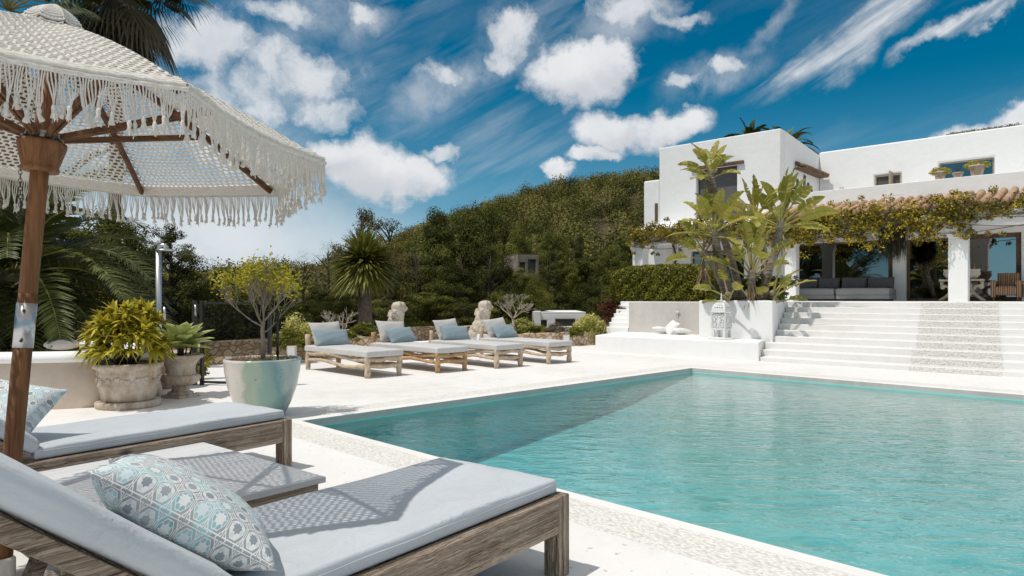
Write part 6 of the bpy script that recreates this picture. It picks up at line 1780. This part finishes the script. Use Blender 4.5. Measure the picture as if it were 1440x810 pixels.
# far low white house in the valley and hillside houses
def small_house(name, label, px, Y, ytop, ybot, wpx, wall, roof, ops, dep=5, rz=0):
    zt, zb = up(ytop, Y), up(ybot, Y); w = wpx * Y / F; c = ray(px, Y, zb)
    t = thing(name, label, 'house', c, TH - PI / 2 + rz)
    h = zt - zb; hs_ = [(-w / 2 + a * w, -w / 2 + b * w, h * c_, h * d_) for a, b, c_, d_ in ops]
    B = MB(); B.holes('v', 0, .3, -w / 2, w / 2, -1.5, h, hs_); B.box(-w / 2, w / 2, .301, dep, -4, h - .02); B.box(-w / 2, w / 2, 0, .3, -4, -1.501)
    build('walls', B, wall, t, .04)
    B = MB(); B.box(-w / 2 + .001, w / 2 - .001, .002, dep - .002, h + .001, h + .05); build('roof', B, roof, t)
    for a, b, c_, d_ in hs_:
        B = MB(); B.box(a, b, .2, .24, c_, d_); build('window', B, M['darkroom'], t)
    return t
t = small_house('pool_house', 'small low white flat-roofed house down beyond the garden shrubs', 787, 31, 440.5, 462, 74, M['stucco'], M['stucco'], [(.12, .26, .1, .55), (.42, .8, .15, .62)])
B = MB(); B.box(-1.19, -.86, -.3, -.002, -1, .80); build('chimney_block', B, M['stucco'], t, .03)
small_house('hillside_house', 'half-hidden stone house with brown roof among the pines on the slope', 743, 43, 358, 386, 32, plain('old_stone', (.24, .20, .16), .9, var=.3, scale=2), M['brown_tile'], [(.1, .35, .1, .6), (.5, .85, 0.05, .75)], 3, .3)
small_house('hillside_house', 'tiny white terrace house high on the wooded slope left of the villa', 847, 150, 332, 342, 26, M['stucco'], M['stucco'], [(.2, .4, .2, .7)], 5)
B = MB(); t = thing('white_wall', 'white stepped end wall at the right of the garden bed before the side stairs', 'wall', ray(861, 24.5, 0)); B.box(-.05, .6, -.2, .4, 0, .55); B.box(.2, .6, -.2, .4, .55, .75); build('wall_block', B, M['stucco'], t, .02)
t.rotation_euler.z = TH - PI / 2
B = MB(); Q = None
pg_ = np.array([(-7.5, 6.5), (-10.5, 9), (-16, 14), (-6, 14), (-5.3, 11.2), (-6.0, 8.6)])
n = 6000; X_ = RNG.uniform(-13, -5, n); Y_ = RNG.uniform(8.2, 13.2, n); k_ = (X_ / Y_ < -.62) & (Y_ > 9.6); X_, Y_ = X_[k_], Y_[k_]; n = len(X_)
P = np.stack([X_ * sin(TH) + Y_ * cos(TH), -X_ * cos(TH) + Y_ * sin(TH), np.full(n, .01)], -1)
tag(qmesh('lawn_grass', blade(P, rdir(n) * [.5, .5, .2] + [0, 0, 1], rdir(n), .07 + .05 * RNG.random(n), .006, .2, 2), L_GRASS), kind='stuff')

# ================================================================== SKY, SUN, CAMERA
sd = c2w(.416, .21, 0); travel = Vector((sd.x, sd.y, -1)).normalized(); tosun = -travel
w = bpy.data.worlds.new('World'); scene.world = w; w.use_nodes = True; nt_ = w.node_tree; nt_.nodes.clear()
class WT(NT):
    def __init__(s, tree): s.t = tree; s.out = s.n('ShaderNodeOutputWorld')
W_ = WT(nt_)
sky = W_.n('ShaderNodeTexSky', sky_type='NISHITA'); sky.sun_disc = False
sky.sun_elevation = math.asin(tosun.z); sky.sun_rotation = math.atan2(tosun.x, tosun.y); sky.air_density = 1.0; sky.dust_density = .6; sky.ozone_density = 2.0
tc = W_.n('ShaderNodeTexCoord').outputs['Generated']
sp = W_.n('ShaderNodeSeparateXYZ'); W_.l(tc, sp.inputs[0])
az = W_.mth('SUBTRACT', TH, W_.mth('ARCTAN2', sp.outputs[1], sp.outputs[0]))      # clockwise from the view heading
el = W_.mth('ARCSINE', sp.outputs[2])
cb = W_.n('ShaderNodeCombineXYZ'); W_.l(az, cb.inputs[0]); W_.l(el, cb.inputs[1]); q = cb.outputs[0]
def ang(px, py):
    r, e = (px - 720) / F, (HZ - py) / F
    return math.atan(r), math.atan(e / math.sqrt(1 + r * r))
nz = W_.n('ShaderNodeTexNoise'); nz.inputs['Scale'].default_value = 9; nz.inputs['Detail'].default_value = 6; nz.inputs['Roughness'].default_value = .62; W_.l(q, nz.inputs['Vector'])
nv = W_.n('ShaderNodeVectorMath', operation='SUBTRACT'); W_.l(nz.outputs['Color'], nv.inputs[0]); nv.inputs[1].default_value = (.5, .5, .5)
nvs = W_.n('ShaderNodeVectorMath', operation='SCALE'); W_.l(nv.outputs[0], nvs.inputs[0]); nvs.inputs['Scale'].default_value = .10
wq = W_.n('ShaderNodeVectorMath', operation='ADD'); W_.l(q, wq.inputs[0]); W_.l(nvs.outputs[0], wq.inputs[1]); wq = wq.outputs[0]
def blob(px, py, hw, hh, rot=0, vec=None, soft=(1.05, .55)):
    a, e = ang(px, py); wa, we = hw / F * math.cos(a) ** 2, hh / F * math.cos(a)
    m1 = W_.n('ShaderNodeVectorMath', operation='SUBTRACT'); W_.l(vec if vec is not None else wq, m1.inputs[0]); m1.inputs[1].default_value = (a, e, 0)
    v = m1.outputs[0]
    if rot: v = W_.mapv(v, (1, 1, 1), (0, 0, rad(-rot)))
    m2 = W_.n('ShaderNodeVectorMath', operation='MULTIPLY'); W_.l(v, m2.inputs[0]); m2.inputs[1].default_value = (1 / wa, 1 / we, 0)
    ln = W_.n('ShaderNodeVectorMath', operation='LENGTH'); W_.l(m2.outputs[0], ln.inputs[0])
    mr = W_.n('ShaderNodeMapRange', interpolation_type='SMOOTHSTEP'); W_.l(ln.outputs[1], mr.inputs[0]); mr.inputs[1].default_value = soft[0]; mr.inputs[2].default_value = soft[1]
    mr.inputs[3].default_value = 0; mr.inputs[4].default_value = 1
    return mr.outputs[0]
def fold(lst):
    a = lst[0]
    for b in lst[1:]: a = W_.mth('MAXIMUM', a, b)
    return a
CB = [(x_, y_, a_ * 1.12, b_ * 1.15) for x_, y_, a_, b_ in [(520, 238, 82, 55), (575, 255, 62, 42), (480, 222, 60, 36), (815, 100, 92, 50), (862, 78, 50, 42), (885, 178, 92, 34), (940, 178, 62, 26), (778, 232, 26, 16), (835, 212, 50, 14), (1385, 180, 80, 24), (1440, 160, 60, 30), (1330, 190, 50, 12), (1700, 120, 120, 60), (2100, 200, 140, 60)]]
cum = fold([blob(*b, soft=(1.12, .30)) for b in CB])
belly = fold([blob(x_ + 4, y_ + b_ * .55, a_ * .85, b_ * .6, soft=(1.2, .1)) for x_, y_, a_, b_ in CB[:10]])
bil = W_.noise(q, 13, 8, .62)
dens = W_.mth('ADD', cum, W_.mth('MULTIPLY', W_.mth('SUBTRACT', bil, .5), 1.7))
cumm = W_.n('ShaderNodeMapRange', interpolation_type='SMOOTHSTEP'); W_.l(dens, cumm.inputs[0]); cumm.inputs[1].default_value = .16; cumm.inputs[2].default_value = .98
cumm = cumm.outputs[0]
cum2 = fold([blob(*b, soft=(1.35, .1)) for b in [(420, 100, 125, 48), (345, 135, 110, 60), (330, 215, 120, 60), (455, 150, 80, 34), (300, 60, 90, 50), (725, 48, 50, 40), (705, 75, 40, 26), (1008, 96, 44, 18), (960, 112, 36, 16), (890, 8, 95, 30), (955, 25, 60, 20), (640, 100, 60, 22), (515, 14, 42, 16), (400, 20, 90, 26), (620, 215, 40, 14)]])
d2_ = W_.mth('ADD', cum2, W_.mth('MULTIPLY', W_.mth('SUBTRACT', W_.noise(wq, 10, 8, .60), .5), 2.6))
cm2 = W_.n('ShaderNodeMapRange', interpolation_type='SMOOTHSTEP'); W_.l(d2_, cm2.inputs[0]); cm2.inputs[1].default_value = .22; cm2.inputs[2].default_value = 1.15
cm2 = W_.mth('MULTIPLY', W_.mth('MULTIPLY', cm2.outputs[0], W_.mth('MULTIPLY', cum2, 2.5, clamp=True)), .85)
cumm = W_.mth('MULTIPLY', cumm, W_.mth('MULTIPLY', cum, 8, clamp=True))
SF = (1.3, .1)
soft = fold([blob(x, y, a, b, r, soft=SF) for x, y, a, b, r in [(400, 100, 160, 75, 0), (330, 180, 140, 90, 0), (350, 320, 260, 120, 0), (100, 380, 260, 90, 0), (430, 350, 120, 60, 0), (720, 55, 62, 42, 0), (900, 15, 130, 42, 10), (515, 18, 55, 22, 0), (1010, 105, 90, 34, 15), (640, 110, 150, 36, 28), (1080, 45, 60, 16, 30), (430, 10, 120, 50, 0), (120, 200, 300, 160, 0)]])
wis = W_.noise(q, 9, 8, .62, .25)
sm = W_.mth('MULTIPLY', W_.mth('POWER', soft, .8), W_.n('ShaderNodeMapRange', i_1=.34, i_2=.62).outputs[0])
mrw = W_.n('ShaderNodeMapRange'); W_.l(wis, mrw.inputs[0]); mrw.inputs[1].default_value = .36; mrw.inputs[2].default_value = .60
sm = W_.mth('MULTIPLY', W_.mth('MULTIPLY', soft, mrw.outputs[0]), .85)
lowhaze = W_.mth('MULTIPLY', blob(300, 340, 330, 120, 0, vec=q, soft=(1.3, 0)), .85)
# cirrus streaks
def streak(rot, sx, sy, scale, lo, hi):
    v = W_.mapv(q, (1, 1, 1), (0, 0, rad(-rot))); v = W_.mapv(v, (sx, sy, 1)); nn = W_.noise(v, scale, 7, .56, .25)
    m = W_.n('ShaderNodeMapRange'); W_.l(nn, m.inputs[0]); m.inputs[1].default_value = lo; m.inputs[2].default_value = hi; return m.outputs[0]
c1 = W_.mth('MULTIPLY', fold([blob(1190, 62, 190, 34, 27, soft=(1.15, .1)), blob(1110, 105, 70, 20, 27, soft=(1.2, .1)), blob(1350, 38, 110, 14, 20, soft=(1.2, .2)), blob(1275, -10, 130, 30, 27, soft=(1.2, .1))]), streak(30, 2.2, 17, 2.6, .34, .62))
c2 = W_.mth('MULTIPLY', W_.mth('MULTIPLY', fold([blob(620, 120, 240, 70, 24, soft=SF), blob(690, 215, 170, 60, 20, soft=SF), blob(500, 60, 230, 70, 40, soft=SF), blob(800, 20, 200, 40, 20, soft=SF)]), streak(26, 2.0, 14, 2.4, .42, .80)), .38)
c3 = W_.mth('MULTIPLY', streak(18, 1.2, 6, 2.0, .50, .85), .15)
def mr_(x, lo, hi):
    m = W_.n('ShaderNodeMapRange', interpolation_type='SMOOTHSTEP'); W_.l(x, m.inputs[0]); m.inputs[1].default_value = lo; m.inputs[2].default_value = hi; return m.outputs[0]
elsewhere = W_.mth('MAXIMUM', W_.mth('MULTIPLY', mr_(W_.mth('ABSOLUTE', az), .95, 1.35), mr_(el, .12, .50)), mr_(el, .62, .85))  # unseen cloud cover added outside the view to neutralise the ambient light
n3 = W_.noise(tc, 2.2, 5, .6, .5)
fill_cloud = W_.mth('MULTIPLY', elsewhere, W_.mth('ADD', mr_(n3, .38, .6), FILL_CLOUD, clamp=True))
tot = fold([W_.mth('MULTIPLY', fill_cloud, .9), cumm, cm2, W_.mth('MULTIPLY', sm, .6), lowhaze, W_.mth('MULTIPLY', c1, .9), c2, c3])
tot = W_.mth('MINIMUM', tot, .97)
# cloud tone: thicker parts lower in each cloud go pale grey
up_n = W_.n('ShaderNodeVectorMath', operation='ADD'); W_.l(q, up_n.inputs[0]); up_n.inputs[1].default_value = (-.012, .035, 0)
bil2 = W_.noise(up_n.outputs[0], 10, 5, .55)
tone = W_.ramp(bil2, [(.30, (.95, .955, .965)), (.56, (.86, .875, .90)), (.75, (.70, .73, .78))])
tone = W_.mix(W_.mth('MULTIPLY', belly, .75), tone, (.62, .65, .70))
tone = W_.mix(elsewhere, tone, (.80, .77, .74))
SKY_S = .10
tint = W_.mix(1, sky.outputs[0], SKYTINT, 'MULTIPLY')
gam = W_.n('ShaderNodeHueSaturation'); gam.inputs['Saturation'].default_value = 1.12; W_.l(tint, gam.inputs['Color'])
cl = W_.n('ShaderNodeVectorMath', operation='SCALE'); W_.l(tone, cl.inputs[0]); cl.inputs['Scale'].default_value = CLOUD / SKY_S
hz_ = W_.n('ShaderNodeMapRange'); W_.l(el, hz_.inputs[0]); hz_.inputs[1].default_value = .29; hz_.inputs[2].default_value = 0; hz_.inputs[3].default_value = 0; hz_.inputs[4].default_value = 1
hzf = W_.mth('MULTIPLY', W_.mth('POWER', hz_.outputs[0], 1.6), .85)
fin = W_.mix(hzf, gam.outputs[0], tuple(x / SKY_S for x in (.36, .52, .68)))
fin = W_.mix(tot, fin, cl.outputs[0])
bg = W_.n('ShaderNodeBackground'); bg.inputs['Strength'].default_value = SKY_S; W_.l(fin, bg.inputs[0]); W_.l(bg.outputs[0], W_.out.inputs[0])
w.cycles.sampling_method = 'MANUAL'; w.cycles.sample_map_resolution = 512

sl = bpy.data.lights.new('sun', 'SUN'); sl.energy = SUN; sl.angle = rad(.53); sl.color = (1, .955, .89)
so = bpy.data.objects.new('sun', sl); COL.objects.link(so); so.rotation_euler = travel.to_track_quat('-Z', 'Y').to_euler(); so.location = (0, 0, 30)
cam = bpy.data.cameras.new('camera'); co_ = bpy.data.objects.new('camera', cam); COL.objects.link(co_)
cam.sensor_width = 36; cam.lens = 36 * F / 1440; cam.shift_y = (HZ - 405) / 1440; cam.clip_end = 5000; cam.clip_start = .05
co_.location = (0, 0, EYE); co_.rotation_euler = (PI / 2, 0, TH - PI / 2); scene.camera = co_
vs_ = scene.view_settings; vs_.view_transform = 'Standard'; vs_.look = 'None'; vs_.exposure = EXPO; vs_.gamma = 1; vs_.use_curve_mapping = False
scene.cycles.use_denoising = True; scene.cycles.max_bounces = 8; scene.cycles.transparent_max_bounces = 16; scene.cycles.sample_clamp_indirect = 6
scene.cycles.caustics_reflective = False; scene.cycles.caustics_refractive = False
bpy.context.view_layer.update()
# pines standing behind the camera: the big windows reflect them
for k, (u, v, h) in enumerate([(-7, 17, 8.5), (-11, 22, 9.5), (-9, 11.5, 7.5), (-14, 27, 10), (-6, 25, 8)]):
    p_ = Matrix.Rotation(HOUSE, 4, 'Z') @ Vector((u, v, -.1))
    r = dup(PV[k % 3], p_, k * 1.3, 'pine standing behind the photographer, seen only as a reflection in the windows', 'pines reflected in the windows', (1.2, 1.2, h / 5.75)); r['category'] = 'tree'
